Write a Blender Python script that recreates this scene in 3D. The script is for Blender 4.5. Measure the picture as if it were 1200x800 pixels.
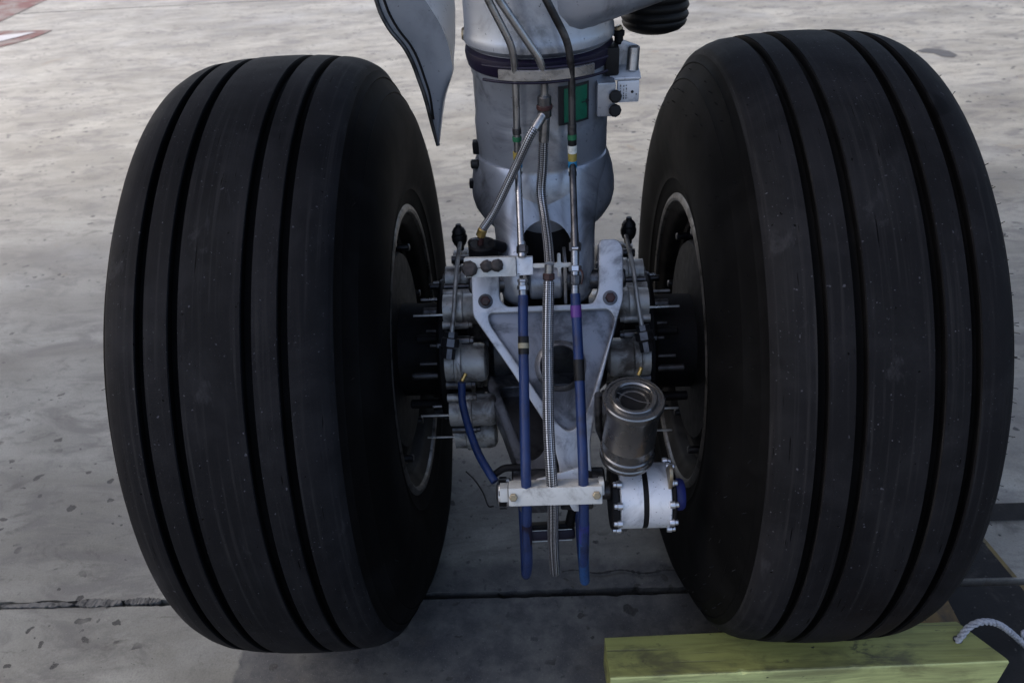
import bpy, bmesh, math, random
from mathutils import Vector, Matrix
random.seed(7)
PI = math.pi
for o in list(bpy.data.objects): bpy.data.objects.remove(o)
scene = bpy.context.scene
COL = scene.collection
R = math.radians

# ------------------------------------------------------------------ camera, sky, sun, exposure
cd = bpy.data.cameras.new('camera'); cam = bpy.data.objects.new('camera', cd); COL.objects.link(cam)
cd.sensor_fit = 'HORIZONTAL'; cd.sensor_width = 36; cd.lens = 26.73
cd.clip_start = 0.02; cd.clip_end = 3000
cr, cu, cf = Vector((0.998691, 0.008619, -0.050410)), Vector((0.035686, 0.588605, 0.807633)), Vector((-0.036633, 0.808375, -0.587527))
cam.matrix_world = Matrix.Translation((-0.01219, -1.26045, 1.46250)) @ Matrix((cr, cu, -cf)).transposed().to_4x4()
cd.dof.use_dof = True; cd.dof.focus_distance = 1.15; cd.dof.aperture_fstop = 7.0
scene.camera = cam

world = bpy.data.worlds.new('World'); scene.world = world; world.use_nodes = True
wt = world.node_tree; bg = wt.nodes['Background']
sky = wt.nodes.new('ShaderNodeTexSky'); sky.sky_type = 'NISHITA'; sky.sun_disc = False
SUN_EL, SUN_ROT = R(50), R(-74)
sky.sun_elevation = SUN_EL; sky.sun_rotation = SUN_ROT; sky.dust_density = 5.0; sky.air_density = 0.8
wt.links.new(sky.outputs[0], bg.inputs[0]); bg.inputs[1].default_value = 0.15
sl = bpy.data.lights.new('sun', 'SUN'); sl.energy = 0.3; sl.angle = R(35); sl.color = (1.0, 0.96, 0.9)
so = bpy.data.objects.new('sun', sl); COL.objects.link(so)
sd = Vector((math.sin(SUN_ROT)*math.cos(SUN_EL), math.cos(SUN_ROT)*math.cos(SUN_EL), math.sin(SUN_EL)))
so.rotation_euler = (-sd).to_track_quat('-Z', 'Y').to_euler(); so.location = (0, 8, 8)
scene.view_settings.view_transform = 'Standard'; scene.view_settings.look = 'None'
scene.view_settings.exposure = 1.35; scene.view_settings.gamma = 1.0; scene.view_settings.use_curve_mapping = False
scene.render.engine = 'CYCLES'

# ------------------------------------------------------------------ materials
class NT:
    def __init__(s, name):
        s.m = bpy.data.materials.new(name); s.m.use_nodes = True; s.t = s.m.node_tree
        s.b = s.t.nodes['Principled BSDF']; s.tc = s.t.nodes.new('ShaderNodeTexCoord')
    def n(s, kind, **kw):
        x = s.t.nodes.new(kind)
        for k, v in kw.items(): setattr(x, k, v)
        return x
    def l(s, a, b): s.t.links.new(a, b)
    def map(s, src='Object', scale=(1, 1, 1), rot=(0, 0, 0), loc=(0, 0, 0)):
        x = s.n('ShaderNodeMapping'); s.l(s.tc.outputs[src], x.inputs[0])
        x.inputs['Scale'].default_value = scale; x.inputs['Rotation'].default_value = rot; x.inputs['Location'].default_value = loc
        return x.outputs[0]
    def noise(s, vec, scale, detail=4, rough=.55, dist=0):
        x = s.n('ShaderNodeTexNoise'); s.l(vec, x.inputs['Vector'])
        x.inputs['Scale'].default_value = scale; x.inputs['Detail'].default_value = detail
        x.inputs['Roughness'].default_value = rough; x.inputs['Distortion'].default_value = dist
        return x.outputs[0]
    def ramp(s, fac, lo, hi):
        x = s.n('ShaderNodeMapRange'); s.l(fac, x.inputs[0]); x.clamp = True; x.interpolation_type = 'SMOOTHSTEP'
        x.inputs[1].default_value = lo; x.inputs[2].default_value = hi
        return x.outputs[0]
    def mix(s, fac, a, b):
        x = s.n('ShaderNodeMix', data_type='RGBA')
        if isinstance(fac, (int, float)): x.inputs[0].default_value = fac
        else: s.l(fac, x.inputs[0])
        for i, v in ((6, a), (7, b)):
            if isinstance(v, (tuple, list)): x.inputs[i].default_value = (*v[:3], 1)
            else: s.l(v, x.inputs[i])
        return x.outputs[2]
    def math(s, op, a, b):
        x = s.n('ShaderNodeMath', operation=op)
        for i, v in ((0, a), (1, b)):
            if isinstance(v, (int, float)): x.inputs[i].default_value = v
            else: s.l(v, x.inputs[i])
        return x.outputs[0]
    def bump(s, h, strength=.3, dist=.002):
        x = s.n('ShaderNodeBump'); s.l(h, x.inputs['Height'])
        x.inputs['Strength'].default_value = strength; x.inputs['Distance'].default_value = dist
        s.l(x.outputs[0], s.b.inputs['Normal'])
    def rng(s, fac, a, b):
        x = s.n('ShaderNodeMapRange'); s.l(fac, x.inputs[0]); x.inputs[3].default_value = a; x.inputs[4].default_value = b
        return x.outputs[0]
    def col(s, v):
        if isinstance(v, (tuple, list)): s.b.inputs['Base Color'].default_value = (*v[:3], 1)
        else: s.l(v, s.b.inputs['Base Color'])
    def rough(s, v):
        if isinstance(v, (int, float)): s.b.inputs['Roughness'].default_value = v
        else: s.l(v, s.b.inputs['Roughness'])
    def metal(s, v): s.b.inputs['Metallic'].default_value = v

def worn(name, base, dark, rough=.45, metal=0.0, scale=14, amount=(.5, .72), bump=.15, speck=None, spec=.5):
    """paint or metal with uneven grime and fine relief"""
    k = NT(name); v = k.map('Object')
    big = k.ramp(k.noise(v, scale, 6, .65, .6), *amount)
    c = k.mix(big, base, dark)
    fine = k.noise(v, scale*14, 3, .6)
    c = k.mix(k.ramp(fine, .66, .74), c, tuple(x*.35 for x in base))
    if speck: c = k.mix(k.ramp(k.noise(v, scale*9, 2, .5), .70, .74), c, speck)
    k.col(c); k.metal(metal)
    k.rough(k.rng(k.noise(v, scale*2, 4), rough-.14, rough+.16))
    k.bump(fine, bump, .0012); k.b.inputs['Specular IOR Level'].default_value = spec
    return k.m

M = {}
M['grey_paint'] = worn('grey_paint', (.36, .385, .43), (.085, .09, .10), .34, .6, 9, (.44, .72), .16)
M['light_paint'] = worn('light_paint', (.62, .635, .66), (.25, .26, .28), .36, .2, 22, (.48, .76), .14, (.08, .08, .08))
M['white_paint'] = worn('white_paint', (.47, .475, .455), (.22, .215, .20), .42, .05, 25, (.48, .76), .14)
M['shade_metal'] = worn('shade_metal', (.05, .05, .054), (.012, .012, .013), .4, .5, 20, (.4, .66), .3)  # shade around the lower link and axle boss, put into a near-black metal
M['link_paint'] = worn('link_paint', (.43, .45, .48), (.13, .135, .145), .34, .4, 20, (.46, .72), .16)
M['web_paint'] = worn('web_paint', (.19, .195, .215), (.05, .052, .058), .34, .6, 13, (.42, .66), .18)
M['steel'] = worn('steel', (.55, .56, .58), (.28, .28, .29), .3, .95, 30, (.5, .8), .1)
M['dark_steel'] = worn('dark_steel', (.10, .10, .105), (.03, .03, .032), .36, .85, 24, (.42, .66), .25)
M['tube_steel'] = worn('tube_steel', (.34, .34, .345), (.13, .13, .13), .3, .9, 30, (.45, .75), .15)
M['black_metal'] = worn('black_metal', (.008, .008, .009), (.004, .004, .004), .55, .0, 24, (.45, .7), .3, None, .12)
M['brake_paint'] = worn('brake_paint', (.40, .40, .385), (.10, .09, .08), .4, .4, 20, (.40, .64), .25)
M['rim_paint'] = worn('rim_paint', (.018, .016, .014), (.006, .005, .005), .6, 0, 16, (.4, .62), .2, None, .12)
M['sealant'] = worn('sealant', (.035, .027, .025), (.012, .01, .009), .6, 0, 60, (.42, .62), .8)
M['red_mark'] = worn('red_mark', (.035, .007, .006), (.012, .005, .004), .55, 0, 60, (.42, .66), .4)
M['gold'] = worn('gold', (.55, .38, .13), (.25, .16, .05), .35, .9, 50, (.5, .8), .2)
M['brass_bolt'] = worn('brass_bolt', (.34, .28, .19), (.16, .13, .09), .4, .8, 50, (.5, .8), .2)
M['blue_cap'] = worn('blue_cap', (.018, .028, .16), (.008, .01, .06), .5, 0, 30, (.5, .8), .2)
M['purple'] = worn('purple', (.009, .0065, .020), (.004, .004, .006), .45, 0, 40, (.5, .75), .2, None, .3)
M['black_rubber'] = worn('black_rubber', (.008, .008, .0085), (.004, .004, .004), .5, 0, 30, (.45, .7), .5, None, .25)
M['yellow_tape'] = worn('yellow_tape', (.30, .23, .05), (.14, .1, .02), .5, 0, 60, (.55, .8), .1)
M['blue_tape'] = worn('blue_tape', (.02, .19, .36), (.01, .08, .15), .5, 0, 60, (.55, .8), .1)
M['white_tape'] = worn('white_tape', (.62, .62, .56), (.35, .35, .3), .5, 0, 60, (.55, .8), .1)
M['green_tape'] = worn('green_tape', (.01, .11, .045), (.005, .05, .02), .5, 0, 60, (.55, .8), .1)
M['purple_tape'] = worn('purple_tape', (.075, .02, .16), (.03, .01, .07), .5, 0, 60, (.55, .8), .1)
M['placard_green'] = worn('placard_green', (.006, .11, .06), (.003, .05, .027), .4, 0, 40, (.5, .75), .1)
M['can_steel'] = worn('can_steel', (.20, .195, .19), (.12, .12, .12), .26, .9, 9, (.5, .9), .06)
M['label'] = worn('label', (.24, .22, .15), (.1, .09, .06), .6, 0, 60, (.5, .75), .1)
M['flange_metal'] = worn('flange_metal', (.10, .095, .09), (.02, .018, .016), .38, .7, 30, (.45, .62), .2)
M['ink'] = worn('ink', (.012, .012, .014), (.006, .006, .006), .5, 0, 60, (.5, .8), .05)
M['airframe_paint'] = worn('airframe_paint', (.30, .30, .31), (.2, .2, .21), .45, 0, 2, (.5, .8), .05)
M['door_paint'] = worn('door_paint', (.20, .225, .26), (.11, .125, .15), .36, .3, 10, (.48, .76), .14)
M['door_edge'] = worn('door_edge', (.55, .56, .57), (.1, .1, .11), .45, 0, 18, (.56, .66), .12)

def rubber():
    k = NT('tyre_rubber'); uv = k.map('UV'); ob = k.map('Object')
    c = k.mix(k.ramp(k.noise(ob, 7, 5, .6, .5), .4, .7), (.0082, .0083, .0094), (.0145, .0146, .0162))
    streak = k.noise(k.map('UV', (3, 130, 1)), 1, 5, .6)
    c = k.mix(k.ramp(streak, .5, .75), c, (.020, .0198, .0205))
    scuff = k.ramp(k.noise(k.map('UV', (9, 22, 1)), 1, 5, .7, .6), .60, .74)
    c = k.mix(k.math('MULTIPLY', scuff, .5), c, (.034, .034, .037))
    crack = k.ramp(k.noise(k.map('UV', (14, 230, 1)), 1, 2, .5), .70, .735)
    c = k.mix(crack, c, (.002, .002, .0022))
    blot = k.ramp(k.noise(k.map('Object', (1, 1, 1), (0, 0, 0), (3.1, 1.7, .3)), 9, 3, .5, .8), .66, .74)
    c = k.mix(k.math('MULTIPLY', blot, .7), c, (.003, .003, .0035))
    dust = k.ramp(k.noise(ob, 300, 2, .5), .70, .76)
    dust = k.math('MULTIPLY', dust, k.ramp(k.noise(ob, 11, 3, .6), .36, .6))
    grit = k.ramp(k.noise(k.map('Object', (1, 1, 1), (0, 0, 0), (4, 2, 7)), 150, 1, .5), .755, .785)
    c = k.mix(k.math('MULTIPLY', grit, .5), c, (.085, .085, .10))
    c = k.mix(dust, c, (.085, .085, .095))
    pit = k.ramp(k.noise(ob, 120, 2, .5), .735, .76)
    c = k.mix(pit, c, (.0015, .0015, .0015))
    k.col(c); k.rough(k.rng(k.noise(ob, 18, 4), .5, .74))
    h = k.math('ADD', k.math('MULTIPLY', streak, .5), k.math('MULTIPLY', k.noise(ob, 420, 3, .6), .5))
    h = k.math('SUBTRACT', h, k.math('ADD', k.math('MULTIPLY', crack, .8), pit))
    k.bump(h, .42, .0012)
    k.b.inputs['Specular IOR Level'].default_value = .04
    return k.m
M['rubber'] = rubber()

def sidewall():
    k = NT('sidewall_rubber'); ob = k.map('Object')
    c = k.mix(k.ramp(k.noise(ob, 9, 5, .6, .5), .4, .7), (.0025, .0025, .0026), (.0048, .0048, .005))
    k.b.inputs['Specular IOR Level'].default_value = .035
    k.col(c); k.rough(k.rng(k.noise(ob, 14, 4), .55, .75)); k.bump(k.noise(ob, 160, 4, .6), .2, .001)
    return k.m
M['sidewall'] = sidewall()

def concrete():
    k = NT('concrete'); v = k.map('Object')
    stretch = k.map('Object', (.55, 1.3, 1), (0, 0, R(24)))
    c = k.mix(k.ramp(k.noise(stretch, 2.2, 8, .62, .8), .3, .72), (.142, .136, .112), (.298, .294, .256))
    c = k.mix(k.math('MULTIPLY', k.ramp(k.noise(stretch, 7, 6, .68, 1.2), .46, .66), .75), c, (.10, .094, .086))
    c = k.mix(k.math('MULTIPLY', k.ramp(k.noise(k.map('Object', (1, 1, 1), (0, 0, R(-30)), (5, 3, 0)), 1.1, 6, .6, .5), .5, .75), .55), c, (.265, .272, .262))
    c = k.mix(k.math('MULTIPLY', k.ramp(k.noise(v, 38, 5, .7), .5, .8), .5), c, (.1, .09, .078))
    rust = k.ramp(k.noise(k.map('Object', (1, 1, 1), (0, 0, 0), (2, 9, 1)), 5.5, 4, .6, .6), .66, .76)
    c = k.mix(k.math('MULTIPLY', rust, .4), c, (.17, .12, .065))
    # old oil stains under the gear, fading out with distance from it
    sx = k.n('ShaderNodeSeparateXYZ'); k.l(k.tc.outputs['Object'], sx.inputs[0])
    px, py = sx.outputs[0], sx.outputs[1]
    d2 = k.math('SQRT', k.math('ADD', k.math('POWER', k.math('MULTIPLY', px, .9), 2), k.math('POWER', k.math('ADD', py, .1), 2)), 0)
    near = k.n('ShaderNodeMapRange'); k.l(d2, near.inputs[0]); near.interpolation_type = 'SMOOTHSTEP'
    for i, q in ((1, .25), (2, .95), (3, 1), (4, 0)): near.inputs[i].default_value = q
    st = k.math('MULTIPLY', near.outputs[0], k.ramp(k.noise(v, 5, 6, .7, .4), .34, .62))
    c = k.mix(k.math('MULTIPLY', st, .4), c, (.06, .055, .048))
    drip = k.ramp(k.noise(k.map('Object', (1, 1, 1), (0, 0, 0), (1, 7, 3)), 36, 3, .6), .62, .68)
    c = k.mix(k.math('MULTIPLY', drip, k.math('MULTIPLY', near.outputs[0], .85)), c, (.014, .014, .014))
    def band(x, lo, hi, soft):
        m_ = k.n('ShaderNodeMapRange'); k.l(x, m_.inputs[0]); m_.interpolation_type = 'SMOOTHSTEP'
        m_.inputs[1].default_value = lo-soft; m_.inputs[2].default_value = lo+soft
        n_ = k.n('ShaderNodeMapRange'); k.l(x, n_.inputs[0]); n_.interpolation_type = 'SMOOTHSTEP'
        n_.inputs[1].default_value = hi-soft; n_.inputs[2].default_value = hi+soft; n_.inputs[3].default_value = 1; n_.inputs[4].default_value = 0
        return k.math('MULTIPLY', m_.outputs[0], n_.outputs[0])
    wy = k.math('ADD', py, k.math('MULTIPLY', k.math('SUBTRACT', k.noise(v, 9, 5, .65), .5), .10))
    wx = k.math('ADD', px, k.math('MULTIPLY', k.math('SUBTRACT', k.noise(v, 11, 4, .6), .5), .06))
    floor_shade = k.math('MULTIPLY', band(wy, -.5, -.125, .022), band(wx, -.31, .9, .02))  # shadow patch by the wheels, painted into the concrete colour
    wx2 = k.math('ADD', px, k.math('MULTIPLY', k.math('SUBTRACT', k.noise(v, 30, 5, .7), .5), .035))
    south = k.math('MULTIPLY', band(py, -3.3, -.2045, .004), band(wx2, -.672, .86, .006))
    floor_shade = k.math('MAXIMUM', floor_shade, south)
    floor_shade = k.math('MULTIPLY', floor_shade, k.rng(k.ramp(k.noise(v, 16, 6, .7), .36, .66), .97, .62))
    c = k.mix(floor_shade, c, (.035, .036, .040))
    # small dark chips and spots
    wv_ = k.n('ShaderNodeVectorMath', operation='ADD'); nz = k.n('ShaderNodeTexNoise'); k.l(v, nz.inputs['Vector']); nz.inputs['Scale'].default_value = 26; nz.inputs['Detail'].default_value = 4
    nsc = k.n('ShaderNodeVectorMath', operation='SCALE'); k.l(nz.outputs[1], nsc.inputs[0]); nsc.inputs['Scale'].default_value = .045
    k.l(v, wv_.inputs[0]); k.l(nsc.outputs[0], wv_.inputs[1])
    def chips(sx_, sy_, rot, keep, big):
        mp = k.n('ShaderNodeMapping'); k.l(wv_.outputs[0], mp.inputs[0]); mp.inputs['Scale'].default_value = (sx_, sy_, 1); mp.inputs['Rotation'].default_value = (0, 0, rot)
        w_ = k.n('ShaderNodeTexVoronoi', voronoi_dimensions='2D'); k.l(mp.outputs[0], w_.inputs['Vector']); w_.inputs['Scale'].default_value = 1.0
        sep = k.n('ShaderNodeSeparateColor'); k.l(w_.outputs['Color'], sep.inputs[0])
        size = k.math('MULTIPLY', k.math('POWER', sep.outputs[0], 4), big)                 # every chip its own size, most of them tiny
        d_ = k.math('SUBTRACT', w_.outputs['Distance'], size)
        here = k.math('GREATER_THAN', sep.outputs[1], 1-keep)
        return k.math('MULTIPLY', here, k.math('SUBTRACT', 1, k.ramp(d_, .0, .03)))
    gate = k.ramp(k.noise(v, 2.1, 4, .6), .50, .56)
    chip = k.math('MULTIPLY', chips(15, 21, R(30), .5, .24), gate)
    c = k.mix(k.math('MULTIPLY', chip, .96), c, (.011, .0105, .010))
    chip2 = k.math('MULTIPLY', chips(31, 40, R(-25), .4, .34), k.ramp(k.noise(v, 3.3, 4, .6), .48, .56))
    c = k.mix(k.math('MULTIPLY', chip2, .93), c, (.013, .012, .011))
    smudge = k.math('MULTIPLY', k.ramp(k.noise(k.map('Object', (2.2, 4.2, 1), (0, 0, R(28)), (3, 8, 0)), 3.2, 7, .72, .9), .54, .68), .72)
    c = k.mix(smudge, c, (.07, .064, .055))
    grain = k.ramp(k.noise(v, 210, 4, .7), .42, .72)
    c = k.mix(k.math('MULTIPLY', grain, .42), c, (.085, .082, .072))
    fleck = k.ramp(k.noise(k.map('Object', (1, 1, 1), (0, 0, 0), (7, 1, 0)), 340, 2, .6), .64, .72)
    c = k.mix(k.math('MULTIPLY', fleck, .35), c, (.36, .355, .33))
    scr = k.ramp(k.noise(k.map('Object', (.9, 60, 1), (0, 0, R(17))), 1.5, 3, .5), .71, .74)
    c = k.mix(k.math('MULTIPLY', scr, .35), c, (.06, .055, .05))
    k.col(c)
    k.rough(k.rng(k.noise(v, 6, 5, .6), .42, .7))
    h = k.math('SUBTRACT', k.math('ADD', k.noise(v, 22, 8, .7), k.math('MULTIPLY', k.noise(v, 160, 4, .6), .35)), k.math('MULTIPLY', chip, 1.2))
    k.bump(h, .35, .004)
    return k.m
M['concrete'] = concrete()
M['joint'] = worn('joint_filler', (.02, .02, .02), (.01, .01, .01), .8, 0, 20, (.4, .7), .5)
M['filler'] = worn('crumbled_filler', (.12, .115, .105), (.035, .034, .032), .8, 0, 40, (.45, .65), .6)
M['black_marking'] = worn('black_marking', (.020, .020, .020), (.042, .040, .037), .8, 0, 12, (.5, .75), .4, (.07, .065, .058), .12)
M['yellow_marking'] = worn('yellow_marking', (.13, .095, .028), (.05, .042, .028), .65, 0, 18, (.42, .66), .3)
M['orange_marking'] = worn('orange_marking', (.14, .085, .02), (.05, .034, .018), .65, 0, 14, (.42, .7), .3)
M['oil_stain'] = worn('oil_stain', (.05, .048, .045), (.15, .14, .13), .6, 0, 9, (.55, .75), .3)
M['shade_coating'] = worn('shade_coating', (.034, .036, .040), (.105, .098, .088), .65, 0, 4.5, (.46, .66), .4, (.012, .012, .012), .25)  # flat tone for the painted shadow patch on the floor
M['red_marking'] = worn('red_marking', (.11, .045, .042), (.16, .14, .13), .7, 0, 5, (.42, .62), .3, None, .2)

def wood(name, hue, dark):
    k = NT(name); g = k.map('Object', (2.2, 26, 26))
    grain = k.noise(g, 2.0, 6, .62, .9)
    c = k.mix(k.ramp(grain, .36, .66), hue, tuple(x*.68 for x in hue))
    v = k.map('Object')
    c = k.mix(k.math('MULTIPLY', k.ramp(k.noise(k.map('Object', (2.5, 7, 7)), 2.4, 6, .66, .6), .46, .66), .8), c, dark)
    c = k.mix(k.math('MULTIPLY', k.ramp(k.noise(k.map('Object', (9, 16, 16), (0, 0, 0), (3, 1, 2)), 2.0, 5, .7, .4), .6, .68), .7), c, (.03, .026, .018))
    line = k.ramp(k.noise(k.map('Object', (3, 150, 150)), 1, 3, .6), .62, .70)
    c = k.mix(k.math('MULTIPLY', line, .6), c, dark)
    c = k.mix(k.ramp(k.noise(v, 70, 3, .6), .70, .76), c, (.018, .016, .012))
    k.col(c); k.rough(k.rng(grain, .5, .75))
    k.bump(k.math('SUBTRACT', grain, line), .5, .0025)
    return k.m
M['wood_top'] = wood('worn_green_wood', (.225, .235, .068), (.048, .044, .022))
M['wood_front_lit'] = wood('lit_green_wood', (.56, .60, .24), (.20, .195, .085))  # same wood made paler, so the front face reads as lit

def hose(name, a, b):
    k = NT(name); uv = k.map('UV', (260, 6, 1))
    w = k.n('ShaderNodeTexWave'); k.l(k.map('UV', (420, .01, 1)), w.inputs[0]); w.inputs['Scale'].default_value = .5; w.inputs['Distortion'].default_value = .4
    c = k.mix(k.ramp(k.noise(k.map('Object'), 30, 4, .6), .45, .75), a, b)
    k.col(c); k.rough(.5); k.bump(w.outputs[1], .35, .0012)
    return k.m
M['blue_hose'] = hose('blue_hose', (.005, .022, .095), (.0025, .010, .045))
M['bright_blue_hose'] = hose('bright_blue_hose', (.009, .06, .19), (.005, .03, .1))

def braid():
    k = NT('braided_steel')
    ch = k.n('ShaderNodeTexChecker'); k.l(k.map('UV', (1, 1, 1), (0, 0, R(45))), ch.inputs[0]); ch.inputs['Scale'].default_value = 420
    c = k.mix(ch.outputs[1], (.55, .56, .58), (.035, .035, .04))
    wv = k.n('ShaderNodeTexWave', bands_direction='Y'); k.l(k.map('UV', (0, 1, 1)), wv.inputs[0]); wv.inputs['Scale'].default_value = 2*PI/.0056/20
    c = k.mix(k.math('MULTIPLY', k.ramp(wv.outputs[1], .55, .8), .85), c, (.02, .02, .022))
    c = k.mix(k.ramp(k.noise(k.map('Object'), 40, 4, .6), .5, .75), c, (.12, .12, .125))
    k.col(c); k.metal(.7); k.rough(.42); k.bump(ch.outputs[1], .8, .001)
    return k.m
M['braid'] = braid()

def rope_mat():
    k = NT('rope_fibre'); v = k.map('Object')
    k.col(k.mix(k.ramp(k.noise(v, 160, 4, .7), .4, .7), (.36, .37, .40), (.18, .185, .2))); k.rough(.85); k.bump(k.noise(v, 420, 3, .6), .8, .001)
    return k.m
M['rope'] = rope_mat()

# ------------------------------------------------------------------ helpers
def link(name, me, mats, parent=None, sharp=38, smooth=True):
    if not isinstance(mats, (list, tuple)): mats = [mats]
    for m in mats: me.materials.append(M[m])
    if smooth:
        me.polygons.foreach_set('use_smooth', [True]*len(me.polygons))
        me.set_sharp_from_angle(angle=R(sharp))
    o = bpy.data.objects.new(name, me); COL.objects.link(o)
    if parent is not None:
        o.parent = parent; o.matrix_parent_inverse = parent.matrix_world.inverted()
    return o

def empty(name, loc=(0, 0, 0), rz=0):
    o = bpy.data.objects.new(name, None); COL.objects.link(o); o.location = loc; o.rotation_euler = (0, 0, rz)
    o.empty_display_size = .1
    o.matrix_world = Matrix.Translation(loc) @ Matrix.Rotation(rz, 4, 'Z')
    return o
def tag(o, label, cat, group=None):
    o['label'] = label; o['category'] = cat
    if group: o['group'] = group
    return o
def from_bm(bm, name):
    me = bpy.data.meshes.new(name); bm.normal_update(); bm.to_mesh(me); bm.free(); return me

def basis(axis):
    a = Vector(axis).normalized(); h = Vector((0, 0, 1)) if abs(a.z) < .9 else Vector((0, 1, 0))
    e1 = h.cross(a).normalized(); return e1, a.cross(e1), a

def lathe_bm(bm, prof, org=(0, 0, 0), axis=(0, 0, 1), seg=48, ang=(0, 2*PI), mat=0, ulen=.3):
    """prof: (radius, distance along axis)"""
    e1, e2, a = basis(axis); org = Vector(org)
    full = abs(ang[1]-ang[0]-2*PI) < 1e-6
    uvl = bm.loops.layers.uv.verify()
    rings = []; n = seg if full else seg+1
    for (r, t) in prof:
        if r < 1e-6: rings.append([bm.verts.new(org + a*t)]*n); continue
        rings.append([bm.verts.new(org + a*t + (e1*math.cos(th)+e2*math.sin(th))*r)
                      for th in (ang[0]+(ang[1]-ang[0])*i/seg for i in range(n))])
    vlen = [0]
    for i in range(1, len(prof)): vlen.append(vlen[-1]+math.hypot(prof[i][0]-prof[i-1][0], prof[i][1]-prof[i-1][1]))
    for i in range(len(prof)-1):
        for j in range(seg):
            k = (j+1) % n
            vs = [rings[i][j], rings[i][k], rings[i+1][k], rings[i+1][j]]
            uv = [(j/seg, 0), ((j+1)/seg, 0), ((j+1)/seg, 1), (j/seg, 1)]
            q, w = [], []
            for v_, u_ in zip(vs, uv):
                if v_ not in q: q.append(v_); w.append(u_)
            if len(q) < 3: continue
            try: f = bm.faces.new(q)
            except ValueError: continue
            f.material_index = mat
            for lp, u_ in zip(f.loops, w): lp[uvl].uv = (u_[0]*2*PI*ulen, vlen[i]+(vlen[i+1]-vlen[i])*u_[1])
    return bm
def lathe(name, prof, org, axis, mats, parent=None, seg=48, sharp=38, ang=(0, 2*PI)):
    bm = bmesh.new(); lathe_bm(bm, prof, org, axis, seg, ang); bmesh.ops.recalc_face_normals(bm, faces=bm.faces)
    return link(name, from_bm(bm, name), mats, parent, sharp)
def cyl_prof(r, a, b, c=.002):
    c = min(c, r*.4, abs(b-a)*.4)
    return [(0, a), (r-c, a), (r, a+c), (r, b-c), (r-c, b), (0, b)]
def add_cyl(bm, p, q, r, c=.002, seg=24, mat=0):
    p, q = Vector(p), Vector(q); L = (q-p).length
    return lathe_bm(bm, cyl_prof(r, 0, L, c), p, (q-p), seg, mat=mat)
def cyl(name, p, q, r, mats, parent=None, c=.002, seg=32):
    bm = bmesh.new(); add_cyl(bm, p, q, r, c, seg); bmesh.ops.recalc_face_normals(bm, faces=bm.faces)
    return link(name, from_bm(bm, name), mats, parent)
def hexnut(name, p, axis, r, h, mats, parent=None):
    bm = bmesh.new(); lathe_bm(bm, [(0, 0), (r, 0), (r, h*.8), (r*.8, h), (0, h)], p, axis, 6)
    bmesh.ops.recalc_face_normals(bm, faces=bm.faces)
    return link(name, from_bm(bm, name), mats, parent, 20)

def smooth_path(pts, n=10):
    P_ = [Vector(p) for p in pts]
    if len(P_) < 3: 
        return [P_[0].lerp(P_[1], i/8) for i in range(9)]
    out = []
    for i in range(len(P_)-1):
        a = P_[i-1] if i else P_[0]*2-P_[1]; b = P_[i]; c = P_[i+1]; d = P_[i+2] if i+2 < len(P_) else P_[-1]*2-P_[-2]
        for k in range(n):
            t = k/n
            out.append(.5*((2*b)+(c-a)*t+(2*a-5*b+4*c-d)*t*t+(3*b-a-3*c+d)*t**3))
    out.append(P_[-1]); return out
def fillet_path(pts, rad=.02, n=6):
    """straight runs with rounded bends, as bent pipe has"""
    P_ = [Vector(p) for p in pts]; out = [P_[0]]
    for i in range(1, len(P_)-1):
        a, b, c = P_[i-1], P_[i], P_[i+1]
        d = min(rad, (a-b).length*.45, (c-b).length*.45)
        p, q = b+(a-b).normalized()*d, b+(c-b).normalized()*d
        for k in range(n+1):
            t = k/n; out.append(p*(1-t)**2+b*2*t*(1-t)+q*t*t)
    out.append(P_[-1]); return out
def tube_bm(bm, path, r, seg=14, cap=True, mat=0):
    uvl = bm.loops.layers.uv.verify()
    rf = r if callable(r) else (lambda t: r)
    T = [(path[min(i+1, len(path)-1)]-path[max(i-1, 0)]).normalized() for i in range(len(path))]
    e1 = basis(T[0])[0]; rings = []; ln = 0; lens = []
    for i, p in enumerate(path):
        if i: ln += (p-path[i-1]).length
        lens.append(ln)
        e1 = (e1-T[i]*e1.dot(T[i])).normalized(); e2 = T[i].cross(e1)
        rr = rf(i/(len(path)-1))
        rings.append([bm.verts.new(p+(e1*math.cos(2*PI*j/seg)+e2*math.sin(2*PI*j/seg))*rr) for j in range(seg)])
    for i in range(len(path)-1):
        for j in range(seg):
            k = (j+1) % seg
            f = bm.faces.new([rings[i][j], rings[i][k], rings[i+1][k], rings[i+1][j]]); f.material_index = mat
            rr = rf(0)
            for lp, u in zip(f.loops, ((lens[i], j), (lens[i], j+1), (lens[i+1], j+1), (lens[i+1], j))): lp[uvl].uv = (u[0], u[1]/seg*2*PI*rr)
    if cap:
        bm.faces.new(rings[0][::-1]).material_index = mat; bm.faces.new(rings[-1]).material_index = mat
    return bm
def tube(name, path, r, mats, parent=None, seg=14, cap=True):
    bm = bmesh.new(); tube_bm(bm, path, r, seg, cap); bmesh.ops.recalc_face_normals(bm, faces=bm.faces)
    return link(name, from_bm(bm, name), mats, parent, 50)

def box(name, lo, hi, mats, parent=None, bev=.003, frame=None):
    bm = bmesh.new(); bmesh.ops.create_cube(bm, size=1)
    for v in bm.verts: v.co = Vector([lo[i]+(hi[i]-lo[i])*(v.co[i]+.5) for i in range(3)])
    if bev: bmesh.ops.bevel(bm, geom=list(bm.edges), offset=bev, segments=2, affect='EDGES', profile=.6)
    if frame is not None: bm.transform(frame)
    return link(name, from_bm(bm, name), mats, parent)

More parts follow.
